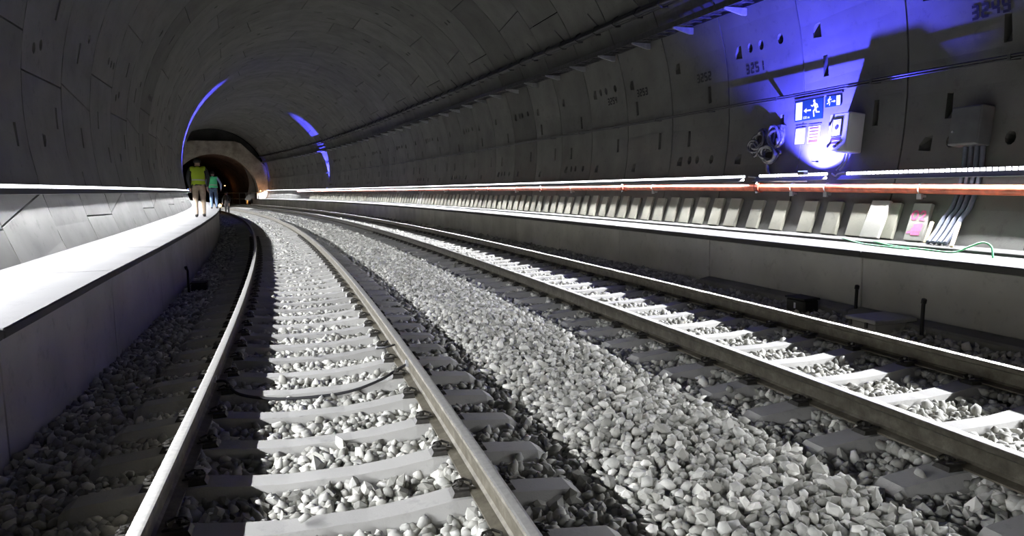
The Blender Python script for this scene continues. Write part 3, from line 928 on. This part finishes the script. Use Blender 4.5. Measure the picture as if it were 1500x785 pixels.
es = exit_sign(9.74, 9.12, 2.36, 2.675, 'large emergency exit sign with running figure and arrow beside the door symbol', False)
exit_sign(9.08, 8.76, 2.515, 2.675, 'small emergency exit sign mounted higher at the corner above the box', True)
def text_mesh(body, size):
    cu = bpy.data.curves.new('txt', 'FONT'); cu.body = body; cu.size = size; cu.align_x = 'CENTER'; cu.align_y = 'CENTER'
    o = bpy.data.objects.new('txt', cu); COL.objects.link(o)
    dg = bpy.context.evaluated_depsgraph_get()
    me = bpy.data.meshes.new_from_object(o.evaluated_get(dg))
    bpy.data.objects.remove(o); bpy.data.curves.remove(cu)
    return me
tm = text_mesh('100 m', .062); tm.materials.clear(); tm.materials.append(M['sign_pale'])
inst('distance_text', tm, Matrix.Translation((-.045, -.115, .0135)), es)
mb = MB()
o_ = tag(flat('sign_mount_rail', [R4(-.52, -.012, .52, .012)], 0, .03, M['dark_steel'], None), 'thin dark mounting rail above both emergency exit signs', 'mounting rail')
o_.matrix_world = wall_fr(9.24, 2.71, .005) @ Matrix.Rotation(.01, 4, 'Z')

def notice(s0, s1, z0, z1, label, lines):
    w, h = abs(s0 - s1), z1 - z0
    r = tag(empty('notice', wall_fr((s0 + s1) / 2, (z0 + z1) / 2, .008)), label, 'notice')
    flat('board', [R4(-w / 2, -h / 2, w / 2, h / 2)], 0, .008, M['frame' if lines == 'frame' else 'paper'], r)
    if lines == 'frame':
        flat('sheet', [R4(-w / 2 + .018, -h / 2 + .018, w / 2 - .018, h / 2 - .018)], .0085, .0105, M['paper'], r)
        flat('printed_lines', [R4(-w * .3, y, w * .28, y + .006) for y in (.05, .07, .02, .035)], .011, .012, M['print'], r)
        mb = MB(); mb.box((0, h / 2 + .035, .004), (w * 1.02, .014, .008)); mb.build('top_rail', M['frame'], r)
    else:
        flat('printed_lines', [R4(-w * .42, y, w * .42, y + hh) for y, hh in ((h * .34, .030), (h * .16, .026), (-h * .02, .022), (-h * .2, .022), (-h * .46, .048))], .0085, .010, M['print'], r)
        mb = MB(); mb.box((.01, h / 2 + .03, .004), (w * 1.1, .016, .008)); mb.build('top_rail', M['frame'], r)
notice(9.71, 9.46, 1.98, 2.26, 'white framed paper notice under the large exit sign', 'frame')
notice(9.41, 9.16, 1.99, 2.255, 'notice of dark printed text rows beside the framed paper notice', 'rows')

# electrical box
eb = tag(empty('electrical_box', wall_fr(8.48, 2.065, .010)), 'white electrical cabinet beside the exit signs casting a wedge of shade', 'electrical box')
mb = MB(); mb.box((0, 0, .135), (.38, .56, .27)); mb.build('cabinet_body', M['box_white'], eb, bevel=.012)
mb = MB(); mb.box((0, .0, .281), (.36, .54, .02)); dr = mb.build('door', M['box_white'], eb, bevel=.006)
flat('label_plate', [R4(-.115, -.07, .075, .20)], .2915, .295, M['frame'], dr)
flat('label_sheet', [R4(-.10, -.045, .06, .185)], .2955, .298, M['paper'], dr)
flat('warning_mark', [disc((-.02, .07), .032)], .2985, .300, M['frame'], dr)
flat('label_strip', [R4(-.125, -.115, .075, -.085), R4(-.125, -.165, .075, -.14)], .2915, .294, M['print'], dr)
mb = MB(); mb.box((-.165, .13, .298), (.02, .05, .02)); mb.build('hinge', M['dark_steel'], dr)
mb = MB(); mb.box((-.165, -.19, .298), (.02, .05, .02)); mb.build('hinge', M['dark_steel'], dr)
mb = MB(); mb.tube([(-.02, -.2, .291), (-.02, -.2, .313)], .022, 10); mb.build('lock_knob', M['dark_steel'], dr)
for k, dx in enumerate((-.06, .0)):
    cable('box_conduit', [(wall_o(1.78) - .06, 8.48 - dx, 1.80), (wall_o(1.7) - .06, 8.49 - dx, 1.7), (wall_o(1.6) - .07, 8.53 - dx, 1.6), (7.62, 8.56 - dx, 1.55)], .016, M['galv'], ('grey conduit tube leaving the electrical box nearer the exit signs', 'grey conduit tube leaving the middle of the electrical box')[k], 'conduit', group='conduits below the electrical box')

# dark cabinet and its ducts
db = tag(empty('dark_cabinet', wall_fr(6.565, 2.0, .008)), 'dark grey cable cabinet on the wall above four ducts', 'electrical box')
mb = MB(); mb.box((0, 0, .105), (.40, .46, .20)); mb.build('cabinet_body', M['box_grey'], db, bevel=.01)
mb = MB(); mb.box((0, 0, .207), (.37, .43, .018)); dd_ = mb.build('door', M['box_grey'], db, bevel=.005)
mb = MB(); mb.tube([(-.13, -.07, .216), (-.13, -.07, .235)], .014, 8); mb.build('lock_knob', M['galv'], dd_)
for k in range(4):
    s = 6.63 - .075 * k
    cable('cable_duct', [(wall_o(1.8) - .07, s, 1.80), (wall_o(1.5) - .035, s, 1.5), (wall_o(1.25) - .04, s, 1.25), (wall_o(1.05) - .045, s + .02, 1.05), (wall_o(.92) - .05, s + .08, .92), (7.37, s + .08, .75), (7.22, s + .04, .645)], .027, M['grey_duct'],
          ('blue-grey duct below the dark cabinet, closest to the pink slab', 'blue-grey duct below the dark cabinet, second from the pink slab', 'blue-grey duct below the dark cabinet, third from the pink slab', 'blue-grey duct below the dark cabinet, furthest from the pink slab')[k], 'duct', 8, 'ducts below the dark cabinet')
for k, (q0, q1) in enumerate((((7.30, 6.78, .63), (7.42, 6.80, .88)), ((7.12, 6.27, .63), (7.40, 6.42, .88)))):
    mb = MB(); mb.tube([W(*q0), W(*q1)], .022, 4)
    tag(mb.build('wooden_batten', M['wood'], None), ('pale wooden batten along the duct edge closest to the pink slab', 'pale wooden batten along the duct edge away from the pink slab')[k], 'batten', 'battens beside the ducts')

# bundle of glossy cable hanging beside the signs
cb = tag(empty('cable_coil', wall_fr(10.2, 2.0, 0)), 'messy bundle of coiled glossy cable hanging left of the notices', 'cable coil')
def coil(c, r, turns, tube, seed, ax=1., ay=1.):
    rr = random.Random(seed); pts = []
    n = turns * 16
    ph = [rr.uniform(0, 6) for _ in range(5)]
    for i in range(n + 1):
        a = 2 * PI * i / 16
        q = r * (1 + .16 * math.sin(a * 2.13 + ph[0]) + .1 * math.sin(a * .61 + ph[1]))
        pts.append((c[0] + ax * q * math.cos(a) + .02 * math.sin(a * .37 + ph[2]), c[1] + ay * q * math.sin(a) + .03 * math.sin(a * .29 + ph[3]), c[2] + .07 + .05 * math.sin(a * .53 + ph[4]) + .02 * rr.random()))
    mb = MB(); mb.tube(pts, tube, 6)
    return mb.build('cable_loop', M['foil'], cb, smooth=True)
coil((.14, .13, .02), .16, 5, .030, 1, .9, 1.)
coil((-.30, .10, .0), .14, 4, .027, 2, .9, 1.1)
coil((.02, -.14, .02), .17, 4, .030, 3, 1.15, .7)
coil((-.42, -.02, .0), .11, 3, .02, 4)
mb = MB(); mb.tube([(.0, -.2, .08), (-.03, -.32, .07), (-.02, -.42, .06), (.02, -.48, .05)], .028, 7); mb.build('cable_tail', M['foil'], cb, smooth=True)
mb = MB(); mb.box((.22, .30, .05), (.1, .05, .14)); mb.build('hook', M['dark_steel'], cb)

# ------------------------------------------------------------------ blue emergency lamps
def blue_lamp(s, side, label, power, z=1.60, cone=150, lean=0., off=.22, size=.05):
    """lamp on the wall just above the light strip, shining up the lining; lean tilts the beam off the wall (radians)"""
    o = wall_o(z, side, off)
    r = tag(empty('blue_lamp', frame(o, s, z)), label, 'lamp', 'blue lamps above the light strips')
    mb = MB(); mb.box((0, 0, -.035), (.09, .14, .05)); mb.build('lamp_housing', M['box_grey'], r, bevel=.008)
    mb = MB(); mb.box((side * off / 2, 0, -.05), (off, .03, .02)); mb.build('lamp_arm', M['galv'], r)
    mb = MB(); mb.box((0, 0, -.006), (.07, .12, .008)); mb.build('lens', M['lens_blue'], r)
    ld = bpy.data.lights.new('blue_lamp_light', 'SPOT')
    ld.energy = power; ld.color = (.075, .072, 1.0); ld.spot_size = math.radians(cone); ld.spot_blend = .5; ld.shadow_soft_size = size
    lo = bpy.data.objects.new('lamp_light', ld)
    link(lo, r)
    lo.matrix_local = Matrix.Translation((0, 0, .03)) @ Matrix.Rotation(-side * lean, 4, 'Y') @ Matrix.Rotation(PI, 4, 'X')
    return r
blue_lamp(8.98, 1, 'small blue lamp below the exit signs lighting them from underneath', BLUE * 8.5, z=1.56, cone=126, lean=-.50, off=.38, size=.02)
blue_lamp(41.5, -1, 'blue lamp on the wall behind the walking people', BLUE * 45, cone=34, lean=.10, off=.12)
blue_lamp(60.0, 1, 'blue lamp on the far wall lighting a narrow arch over the vault', BLUE * 45, cone=40, lean=.10, off=.12)
blue_lamp(84.3, 1, 'blue lamp next to the far tunnel mouth', BLUE * 3, cone=24, lean=.0, off=.10)

# ------------------------------------------------------------------ concrete slabs leaning on the wall
def slab(s, w, label, mat='slab', length=.49, th=.055, o_in=0., group=None, dz=0., skew=0.):
    """leans from the bench deck against the curved wall"""
    z0 = .618 + dz
    b0 = Vector((wall_o(z0) - .012 - o_in, z0))
    for k in range(300):
        z1 = z0 + .2 + k * .003
        t0 = Vector((wall_o(z1) - .006 - o_in * .4, z1))
        if (t0 - b0).length >= length: break
    d = (t0 - b0).normalized()
    nrm = Vector((-d.y, d.x))       # towards the tracks and up
    prof = [b0, t0, t0 + nrm * th, b0 + nrm * th]
    dzz = z0 - min(p.y for p in prof)
    prof = [Vector((p.x, p.y + dzz)) for p in prof]
    c = prof[0]
    m = frame(c.x, s, c.y)
    mb = MB()
    p = [(q.x - c.x, q.y - c.y) for q in prof]
    verts = []
    for ys, sk in ((-w / 2, 0), (w / 2, 0)):
        for i, (x, z) in enumerate(p):
            verts.append((x, ys + (skew if i in (1, 2) else 0), z))
    mb.add(verts, [(0, 1, 2, 3), (7, 6, 5, 4), (0, 4, 5, 1), (1, 5, 6, 2), (2, 6, 7, 3), (3, 7, 4, 0)])
    o = mb.build('cover_slab', M[mat], None, bevel=.006)
    o.matrix_world = m
    tag(o, label, 'slab', group, 'thing')
    return o, d, nrm, prof, m
GS = 'cover slabs leaning in a row under the red pipe'
o_pink, dP, nP, profP, mP = slab(7.05, .27, 'cream slab with pink sprayed 02 next to the blue-grey ducts', 'slab_white', group=GS)
# pink spray paint on its face
mb = MB()
c = profP[0]
base = (profP[3] - c)
def on_slab(a, b, dd):          # a: along the slab towards the viewer's right (-s), b: up the slab
    q = base + dP * b * 1.0 + nP * (.001 + dd)
    return Vector((q.x, -a, q.y))
def ring_strokes(cx, cy, rx, ry, n=12, a0=0, a1=2 * PI):
    return [(cx + rx * math.cos(a0 + (a1 - a0) * k / n), cy + ry * math.sin(a0 + (a1 - a0) * k / n)) for k in range(n + 1)]
def stroke(pts, w):
    for p, q in zip(pts, pts[1:]):
        mb.prism(thick_line(p, q, w), 0, .002, on_slab)
stroke(ring_strokes(-.06, .33, .042, .055), .026)
stroke([(.02, .355), (.04, .385), (.075, .38), (.085, .35), (.06, .315), (.03, .275), (.09, .275)], .026)
stroke([(-.02, .19), (.08, .20)], .05); stroke([(-.04, .14), (.08, .15)], .05); stroke([(-.03, .09), (.07, .095)], .045); stroke([(-.10, .10), (-.05, .11)], .03)
pm = mb.build('sprayed_number', M['paint_pink'], o_pink)
pm['label'] = 'pink sprayed 02 and smear'
slab(7.68, .31, 'tall pale slab propped in front of another slab beside the pink one', 'slab_white', .53, o_in=.07, group=GS)
slab(7.52, .30, 'half hidden slab directly behind the tall pale slab', group=GS)
slab(8.02, .30, 'grey slab touching the tall pale slab on its far side', group=GS, length=.47)
for s, lab in ((8.50, 'yellowish slab standing alone, second past the tall pale slab'), (9.01, 'cream slab standing below the electrical box'), (9.66, 'cream slab standing below the row-printed notice'), (10.26, 'cream slab standing below the cable coil')):
    slab(s, .29, lab, group=GS, skew=random.uniform(-.03, .03))
s = 10.88
ns = 0
while s < 66:
    if abs(s - 35.0) < .3:
        slab(s, .30, 'bright white taller slab breaking the far row', 'slab_white', .62, group=GS)
        slab(s + .42, .26, 'second bright white taller slab breaking the far row', 'slab_white', .60, group=GS)
        s += .9
    ns += 1
    slab(s, random.uniform(.26, .32), ('cream slab under the red pipe, %s one beyond the cable coil' % ('first' if ns == 1 else ORD[ns - 1])) if ns <= 10 else 'cream concrete slab in the long row leaning under the red pipe', group=GS, length=random.uniform(.48, .53), skew=random.uniform(-.02, .02))
    s += random.uniform(.49, .57)

# green hose on the bench
cable('garden_hose', [(7.04, 7.3, .625), (6.95, 6.9, .596), (6.88, 6.4, .596), (6.83, 6.0, .60), (6.80, 5.8, .67), (6.78, 5.62, .735), (6.75, 5.5, .70), (6.70, 5.44, .597)], .010, M['green'], 'thin green hose arching up over the pale deck', 'hose')
cable('garden_hose', [(7.10, 7.9, .626), (6.90, 7.35, .596), (6.80, 6.9, .596), (6.76, 6.5, .596)], .010, M['green'], 'thin green hose lying flat in front of the pink slab', 'hose')

# ------------------------------------------------------------------ small things beside the tracks
def zb(o): return float(zbed(o))
wb = tag(empty('trackside_box', frame(5.88, 6.0, -.26)), 'pale grey flat junction box on the gravel under the bench', 'junction box')
mb = MB(); mb.box((0, 0, .10), (.50, .36, .15)); mb.build('box_base', M['cover'], wb, bevel=.015)
mb = MB(); mb.box((0, 0, .195), (.56, .42, .045)); mb.build('lid', M['cover'], wb, bevel=.012)
for x in (-.285,):
    for y in (-.1, .12):
        mb = MB(); mb.box((x, y, .155), (.02, .03, .06)); mb.build('latch', M['dark_steel'], wb)
bb = tag(empty('magnet_box', frame(5.92, 7.25, -.24)), 'small black track device standing on the gravel under the bench', 'track device')
mb = MB(); mb.box((0, 0, .12), (.22, .34, .16)); mb.build('device_body', M['black'], bb, bevel=.02)
mb = MB(); mb.box((0, 0, .212), (.24, .36, .025)); mb.build('lid', M['black'], bb, bevel=.006)
mb = MB(); mb.box((-.112, .0, .12), (.004, .03, .07)); mb.build('label_plate', M['paper'], bb)
mb = MB(); mb.tube([(.02, -.17, .08), (.05, -.3, .03), (.1, -.45, .02), (.15, -.6, .04)], .014, 6); mb.build('lead', M['cable'], bb, smooth=True)
def stub(o, s, h, label):
    z = zb(o) - .05
    mb = MB(); mb.tube([W(o, s, z), W(o, s, z + h * .5), W(o + .004, s, z + h * .86), W(o - .015, s - .02, z + h)], .019, 7); mb.tube([W(o - .012, s - .015, z + h * .93), W(o - .02, s - .03, z + h * 1.02)], .026, 7)
    tag(mb.build('cable_stub', M['black'], None, smooth=True), label, 'cable stub', 'black cable stubs beside the tracks')
stub(6.14, 6.62, .40, 'black upright cable stub between the black device and the pale box')
stub(5.95, 5.55, .45, 'black upright cable stub beyond the pale box')
stub(-1.78, 13.4, .52, 'black upright cable stub below the bare walkway')
lb2 = tag(empty('magnet_box', frame(-1.62, 13.6, -.35)), 'small black track device on the gravel below the bare walkway', 'track device')
mb = MB(); mb.box((0, 0, .09), (.26, .30, .14)); mb.build('device_body', M['black'], lb2, bevel=.02)
mb = MB(); mb.box((0, 0, .17), (.28, .32, .02)); mb.build('lid', M['black'], lb2, bevel=.006)
# bonding cables across the near track
bc = tag(empty('bonding_cable', frame(OL, 5.75, -.2)), 'black bonding cable lying along a sleeper between the near rails', 'cable')
binv = bc.matrix_world.inverted()
path = [(-.72, 6.02, -.11), (-.64, 5.95, -.10), (-.55, 5.80, -.165), (-.3, 5.73, -.215), (0, 5.70, -.225), (.3, 5.72, -.215), (.55, 5.79, -.165), (.70, 5.92, -.13), (.80, 5.98, -.10)]
tmp = cable('cable_run', path, .012, M['cable'], None, None); under(tmp, bc, binv)
for (o, s, sd) in ((-.735, 6.03, 1), (.81, 5.98, -1)):
    mb = MB(); mb.box(W(o, s, -.09), (.03, .06, .05), Matrix.Rotation(s * K, 3, 'Z'))
    under(mb.build('cable_lug', M['galv'], None), bc, binv)
b2 = cable('bonding_cable', [(.805, 6.75, -.09), (.72, 6.72, -.10), (.66, 6.85, -.13), (.70, 7.0, -.16), (.78, 7.05, -.11)], .011, M['cable'], 'short bent bonding cable looping at the rusty rail', 'cable')

# ------------------------------------------------------------------ far end: headwall, the older tunnel behind it, railing
def arch_pts(n=28):
    """opening of the older tunnel: (o,z) from the outer foot over the crown to the inner foot"""
    out = [(OC + 4.45, -.6)]
    for k in range(n + 1):
        a = PI * k / n
        out.append((OC + 4.45 * math.cos(a), 1.35 + 4.2 * math.sin(a)))
    out.append((OC - 4.45, -.6))
    return out
AP = arch_pts()
outer = []
for (o, z) in AP:
    d = Vector((o - OC, z - 2.0)); 
    # octagonal outline of the headwall
    t = min(5.55 / max(abs(d.x), 1e-3), (4.95 if d.y > 0 else 2.6) / max(abs(d.y), 1e-3), 7.6 / max(abs(d.x) + abs(d.y), 1e-3))
    outer.append((OC + d.x * t, 2.0 + d.y * t))
mb = MB()
n = len(AP)
S1 = S_END - .6
for s in (S1, S1 + .8):
    mb.v += [tuple(W(o, s, z)) for o, z in AP] + [tuple(W(o, s, z)) for o, z in outer]
for k in range(n - 1):
    mb.f += [(k, k + 1, n + k + 1, n + k), (2 * n + k, 3 * n + k, 3 * n + k + 1, 2 * n + k + 1), (k, 2 * n + k, 2 * n + k + 1, k + 1), (n + k, n + k + 1, 3 * n + k + 1, 3 * n + k)]
mb.m = [0] * len(mb.f)
tag(mb.build('wall_end', M['portal'], None), 'stained concrete headwall with dark arched tunnel mouth', kind='structure')
# blank wall closing the ring behind the headwall
mb = MB()
circ = [wall_oz(a, -.05) for a in np.linspace(-32, 212, 40)]
inn = [(OC + (o - OC) * .66, 2.0 + (z - 2.0) * .62) for o, z in circ]
mb.v = [tuple(W(o, S1 + 1.2, z)) for o, z in circ] + [tuple(W(o, S1 + 1.2, z)) for o, z in inn]
mb.f = [(k, k + 1, 40 + k + 1, 40 + k) for k in range(39)]; mb.m = [0] * 39
tag(mb.build('wall_behind', M['lining_dark'], None), 'dark recess around the far headwall', kind='structure')
mb = MB()
ss2 = steps(S1 + .8, 128, 1.5)
rr = random.Random(3)
for s in ss2:
    mb.v += [tuple(W(OC + (o - OC) * (1 + rr.uniform(-.012, .012)), s, z + rr.uniform(-.04, .04))) for o, z in AP]
for i in range(len(ss2) - 1):
    mb.f += [(i * n + k, (i + 1) * n + k, (i + 1) * n + k + 1, i * n + k + 1) for k in range(n - 1)]
mb.f.append(tuple(range((len(ss2) - 1) * n, len(ss2) * n)))
mb.m = [0] * len(mb.f)
tag(mb.build('wall_far', M['rock'], None), 'rough reddish vault of the older tunnel beyond the headwall', kind='structure')
# railing across the end of the bench
rl = tag(empty('safety_railing', frame(4.5, 87, -.2)), 'pale metal safety railing at the far tunnel mouth', 'railing')
rinv = rl.matrix_world.inverted()
rs = [(6.35, 84.0), (5.9, 87.5), (5.9, 91), (5.85, 94.5), (5.8, 98), (5.7, 102)]
for (o, s) in rs:
    under(MB().tube([W(o, s, -.25), W(o, s, 1.28)], .05, 6).build('railing_post', M['rail_white'], None), rl, rinv)
for z in (1.25, .55):
    under(MB().tube([W(o, s, z) for o, s in rs], .05, 6).build('railing_bar', M['rail_white'], None), rl, rinv)
op = tag(MB().tube([W(5.55, 85.5, -.3), W(5.55, 85.5, .45)], .09, 8).build('marker_post', M['orange'], None), 'short orange marker post near the far rails', 'post')
# warm work lamp beside the mouth
def warm_lamp(o, s, z, label, power, col=(1, .42, .12), r=.06):
    e = tag(empty('work_lamp', frame(o, s, z)), label, 'lamp')
    mb = MB(); mb.box((0, .06, 0), (.26, .08, .22)); mb.build('lamp_housing', M['dark_steel'], e, bevel=.01)
    mb = MB(); mb.ball((0, -.04, 0), (r, .05, r * .85)); mb.build('lens', M['lens_warm'], e, smooth=True)
    ld = bpy.data.lights.new('warm_light', 'POINT'); ld.energy = power; ld.color = col; ld.shadow_soft_size = .1
    lo = bpy.data.objects.new('lamp_light', ld); link(lo, e); lo.matrix_local = Matrix.Translation((0, -.25, 0))
warm_lamp(6.75, S1 - .45, 1.45, 'warm orange work lamp on the bench at the headwall', 30)
warm_lamp(5.6, 97, 2.2, 'warm orange work lamp inside the older tunnel', 3)

# ------------------------------------------------------------------ people
def person(name_label, fr, height, trousers, vest, arm_pose, stride, sleeves='jacket', facing_away=True):
    H = height
    J = {}
    def j(n, x, y, z, rx, ry=None):
        g = 1.0 if n[:1] in 'fgtu' and n != 'to' or n.startswith('head') else 1.17
        J[n] = ((x * H * (1.1 if abs(x) > .09 else 1.05), y * H, z * H), (rx * H * g, (ry or rx) * H * g))
    st = stride
    j('pelvis', 0, 0, .53, .078, .06); j('waist', 0, .005, .60, .072, .055); j('chest', 0, .005, .72, .088, .062); j('upper', 0, 0, .80, .07, .05); j('neck', 0, .006, .85, .030); j('head0', 0, .012, .885, .042, .046); j('head1', 0, .016, .925, .05, .056); j('head2', 0, .014, .965, .036, .042)
    E = [('pelvis', 'waist'), ('waist', 'chest'), ('chest', 'upper'), ('upper', 'neck'), ('neck', 'head0'), ('head0', 'head1'), ('head1', 'head2')]
    for sd, q in (('l', -1), ('r', 1)):
        a = arm_pose[0 if q < 0 else 1]
        j('sh' + sd, q * .108, 0, .80, .036); j('el' + sd, q * (.125 + a[0]), a[1] * .5, .635, .027); j('wr' + sd, q * (.120 + a[2]), a[1] + .03, .49 + a[3], .017)
        j('pa' + sd, q * (.118 + a[2]), a[1] + .045, .455 + a[3], .017, .022)
        E += [('upper', 'sh' + sd), ('sh' + sd, 'el' + sd), ('el' + sd, 'wr' + sd), ('wr' + sd, 'pa' + sd)]
        bx, by, bz = q * (.118 + a[2]), a[1] + .045, .455 + a[3]
        for k, (dy, ln) in enumerate(((-.012, .036), (-.004, .042), (.005, .039), (.013, .030))):
            j('f%s%d' % (sd, k), bx - q * .002, by + dy, bz - ln * .62, .0052); j('g%s%d' % (sd, k), bx - q * .008, by + dy + .004, bz - ln, .0045)
            E += [('pa' + sd, 'f%s%d' % (sd, k)), ('f%s%d' % (sd, k), 'g%s%d' % (sd, k))]
        j('t' + sd, bx - q * .008, by + .022, bz + .004, .006); j('u' + sd, bx - q * .012, by + .030, bz - .014, .005)
        E += [('pa' + sd, 't' + sd), ('t' + sd, 'u' + sd)]
        f = st * q
        j('hi' + sd, q * .052, 0, .50, .055); j('kn' + sd, q * .056, f * .6 + .012, .285, .038); j('an' + sd, q * .056, f - .004, .045, .026); j('to' + sd, q * .066, f + .075, .018, .019, .022)
        j('he' + sd, q * .056, f - .012, .022, .024)
        E += [('pelvis', 'hi' + sd), ('hi' + sd, 'kn' + sd), ('kn' + sd, 'an' + sd), ('an' + sd, 'he' + sd), ('he' + sd, 'to' + sd)]
    names = list(J)
    me = bpy.data.meshes.new('person')
    me.from_pydata([J[n][0] for n in names], [(names.index(a), names.index(b)) for a, b in E], [])
    o = bpy.data.objects.new('person_rig', me); COL.objects.link(o)
    sk = o.modifiers.new('skin', 'SKIN')
    sk.use_smooth_shade = True
    sv = me.skin_vertices[0].data if me.skin_vertices else None
    if sv is None:
        bm = bmesh.new(); bm.from_mesh(me); bm.verts.layers.skin.verify(); bm.to_mesh(me); bm.free(); sv = me.skin_vertices[0].data
    for i, nme in enumerate(names):
        sv[i].radius = J[nme][1]; sv[i].use_root = (nme == 'pelvis')
    sub = o.modifiers.new('sub', 'SUBSURF'); sub.levels = sub.render_levels = 2
    dg = bpy.context.evaluated_depsgraph_get()
    body = bpy.data.meshes.new_from_object(o.evaluated_get(dg))
    bpy.data.objects.remove(o)
    # face: nose and ears joined to the body mesh
    bm = bmesh.new(); bm.from_mesh(body)
    def bump(x, y, z, r):
        bmesh.ops.create_uvsphere(bm, u_segments=8, v_segments=6, radius=1, matrix=Matrix.Translation((x * H, y * H, z * H)) @ Matrix.Diagonal((r[0] * H, r[1] * H, r[2] * H, 1)))
    bump(0, .07, .918, (.009, .013, .014)); bump(-.05, .012, .922, (.006, .013, .018)); bump(.05, .012, .922, (.006, .013, .018))
    bm.to_mesh(body); bm.free()
    body.materials.clear()
    for m in ('jacket' if sleeves == 'jacket' else sleeves, trousers, 'skin', 'boot', 'jacket'): body.materials.append(M[m])
    body.polygons.foreach_set('use_smooth', [True] * len(body.polygons))
    for p in body.polygons:
        x, y, z = p.center.x / H, p.center.y / H, p.center.z / H
        arm = abs(x) > .095 and z > .36 and z < .86
        if arm: p.material_index = 2 if z < .485 + (arm_pose[0 if x < 0 else 1][3]) else 0
        elif z > .852: p.material_index = 2
        elif z > .535: p.material_index = 4
        elif z > .055: p.material_index = 1
        else: p.material_index = 3
    root = bpy.data.objects.new('person', body)
    root.matrix_world = fr
    link(root); tag(root, name_label, 'person')
    # hair
    mb = MB()
    nu, nv = 14, 7
    cx, cy, cz = 0, .010 * H, .925 * H
    for jv in range(nv):
        a = (PI * .60) * jv / (nv - 1)
        for i in range(nu):
            b = 2 * PI * i / nu
            fr_ = .80 if math.sin(b) > .5 else 1.
            aa = a * fr_
            mb.v.append((cx + .058 * H * math.sin(aa) * math.cos(b), cy + .066 * H * math.sin(aa) * math.sin(b), cz + .068 * H * math.cos(aa)))
    mb.f = [(jv * nu + i, jv * nu + (i + 1) % nu, (jv + 1) * nu + (i + 1) % nu, (jv + 1) * nu + i) for jv in range(nv - 1) for i in range(nu)]
    mb.m = [0] * len(mb.f)
    hr_ = mb.build('hair', M['hair'], None, smooth=True); hr_.parent = root
    # eyes and mouth
    mb = MB()
    for q in (-1, 1): mb.ball((q * .020 * H, .066 * H, .932 * H), .006 * H, 8, 5)
    e_ = mb.build('eyes', M['hair'], None); e_.parent = root
    mb = MB(); mb.ball((0, .066 * H, .900 * H), (.014 * H, .005 * H, .003 * H), 8, 5); e_ = mb.build('mouth', M['red_dark'], None); e_.parent = root
    if vest:
        bm = bmesh.new(); bm.from_mesh(body)
        keep = []
        for f in bm.faces:
            c = f.calc_center_median() / H
            if .545 < c.z < .835 and abs(c.x) < .098 + (.01 if c.z > .78 else 0): keep.append(f)
        ks = set(keep)
        bm.normal_update()
        bmesh.ops.delete(bm, geom=[f for f in bm.faces if f not in ks], context='FACES')
        bm.normal_update()
        for v in bm.verts:
            v.co += v.normal * .016 * H / 1.8
            v.co.x *= 1.05; v.co.y *= 1.1
        vm = bpy.data.meshes.new('safety_vest'); bm.to_mesh(vm); bm.free()
        vm.materials.clear()
        vm.materials.append(M[vest]); vm.materials.append(M['reflect'])
        for p in vm.polygons:
            z = p.center.z / H
            p.material_index = 1 if (.605 < z < .628) else 0
        vo = bpy.data.objects.new('safety_vest', vm); link(vo, root)
        md = vo.modifiers.new('solid', 'SOLIDIFY'); md.thickness = .006; md.offset = 1
        vo['label'] = 'hi-vis vest with a grey reflective band'
    return root
zp = zdeck(22.6)
person('person in yellow hi-vis vest, black jacket and khaki trousers walking away on walkway', frame(-2.2, 22.6, zp) @ Matrix.Rotation(.05, 4, 'Z'), 1.72, 'khaki', 'vest_yellow', ((.02, .00, .0, .0), (.02, .05, .0, .02)), .055)
person('person in green hi-vis vest and blue jeans walking further ahead on walkway', frame(-2.08, 33.0, zdeck(33)) @ Matrix.Rotation(-.1, 4, 'Z'), 1.62, 'jeans', 'vest_green', ((.02, .03, .0, .0), (.05, -.01, .05, .03)), .03, sleeves='denim_light')
p3 = person('person in dark clothing standing beside the track near the far tunnel mouth', frame(-.45, 57.2, -.27) @ Matrix.Rotation(2.6, 4, 'Z'), 1.72, 'jacket', None, ((.02, .02, .0, .0), (.03, .06, .02, .03)), .01)
# hand lantern on the ground beside that person
lt = tag(empty('lantern', frame(-.95, 57.0, .02)), 'glowing warm lantern on a short stand beside the dark figure', 'lantern')
mb = MB(); mb.ball((0, 0, .40), (.11, .11, .11)); mb.build('globe', M['lens_warm'], lt, smooth=True)
mb = MB(); mb.tube([(0, 0, .24), (0, 0, .30)], .09, 10); mb.build('lantern_base', M['dark_steel'], lt)
mb = MB(); mb.tube([(.0, 0, -.29), (0, 0, .24)], .03, 8); mb.build('stand', M['dark_steel'], lt)
mb = MB(); mb.tube([(-.09, 0, .46), (-.06, 0, .56), (.06, 0, .56), (.09, 0, .46)], .008, 5); mb.build('handle', M['dark_steel'], lt)
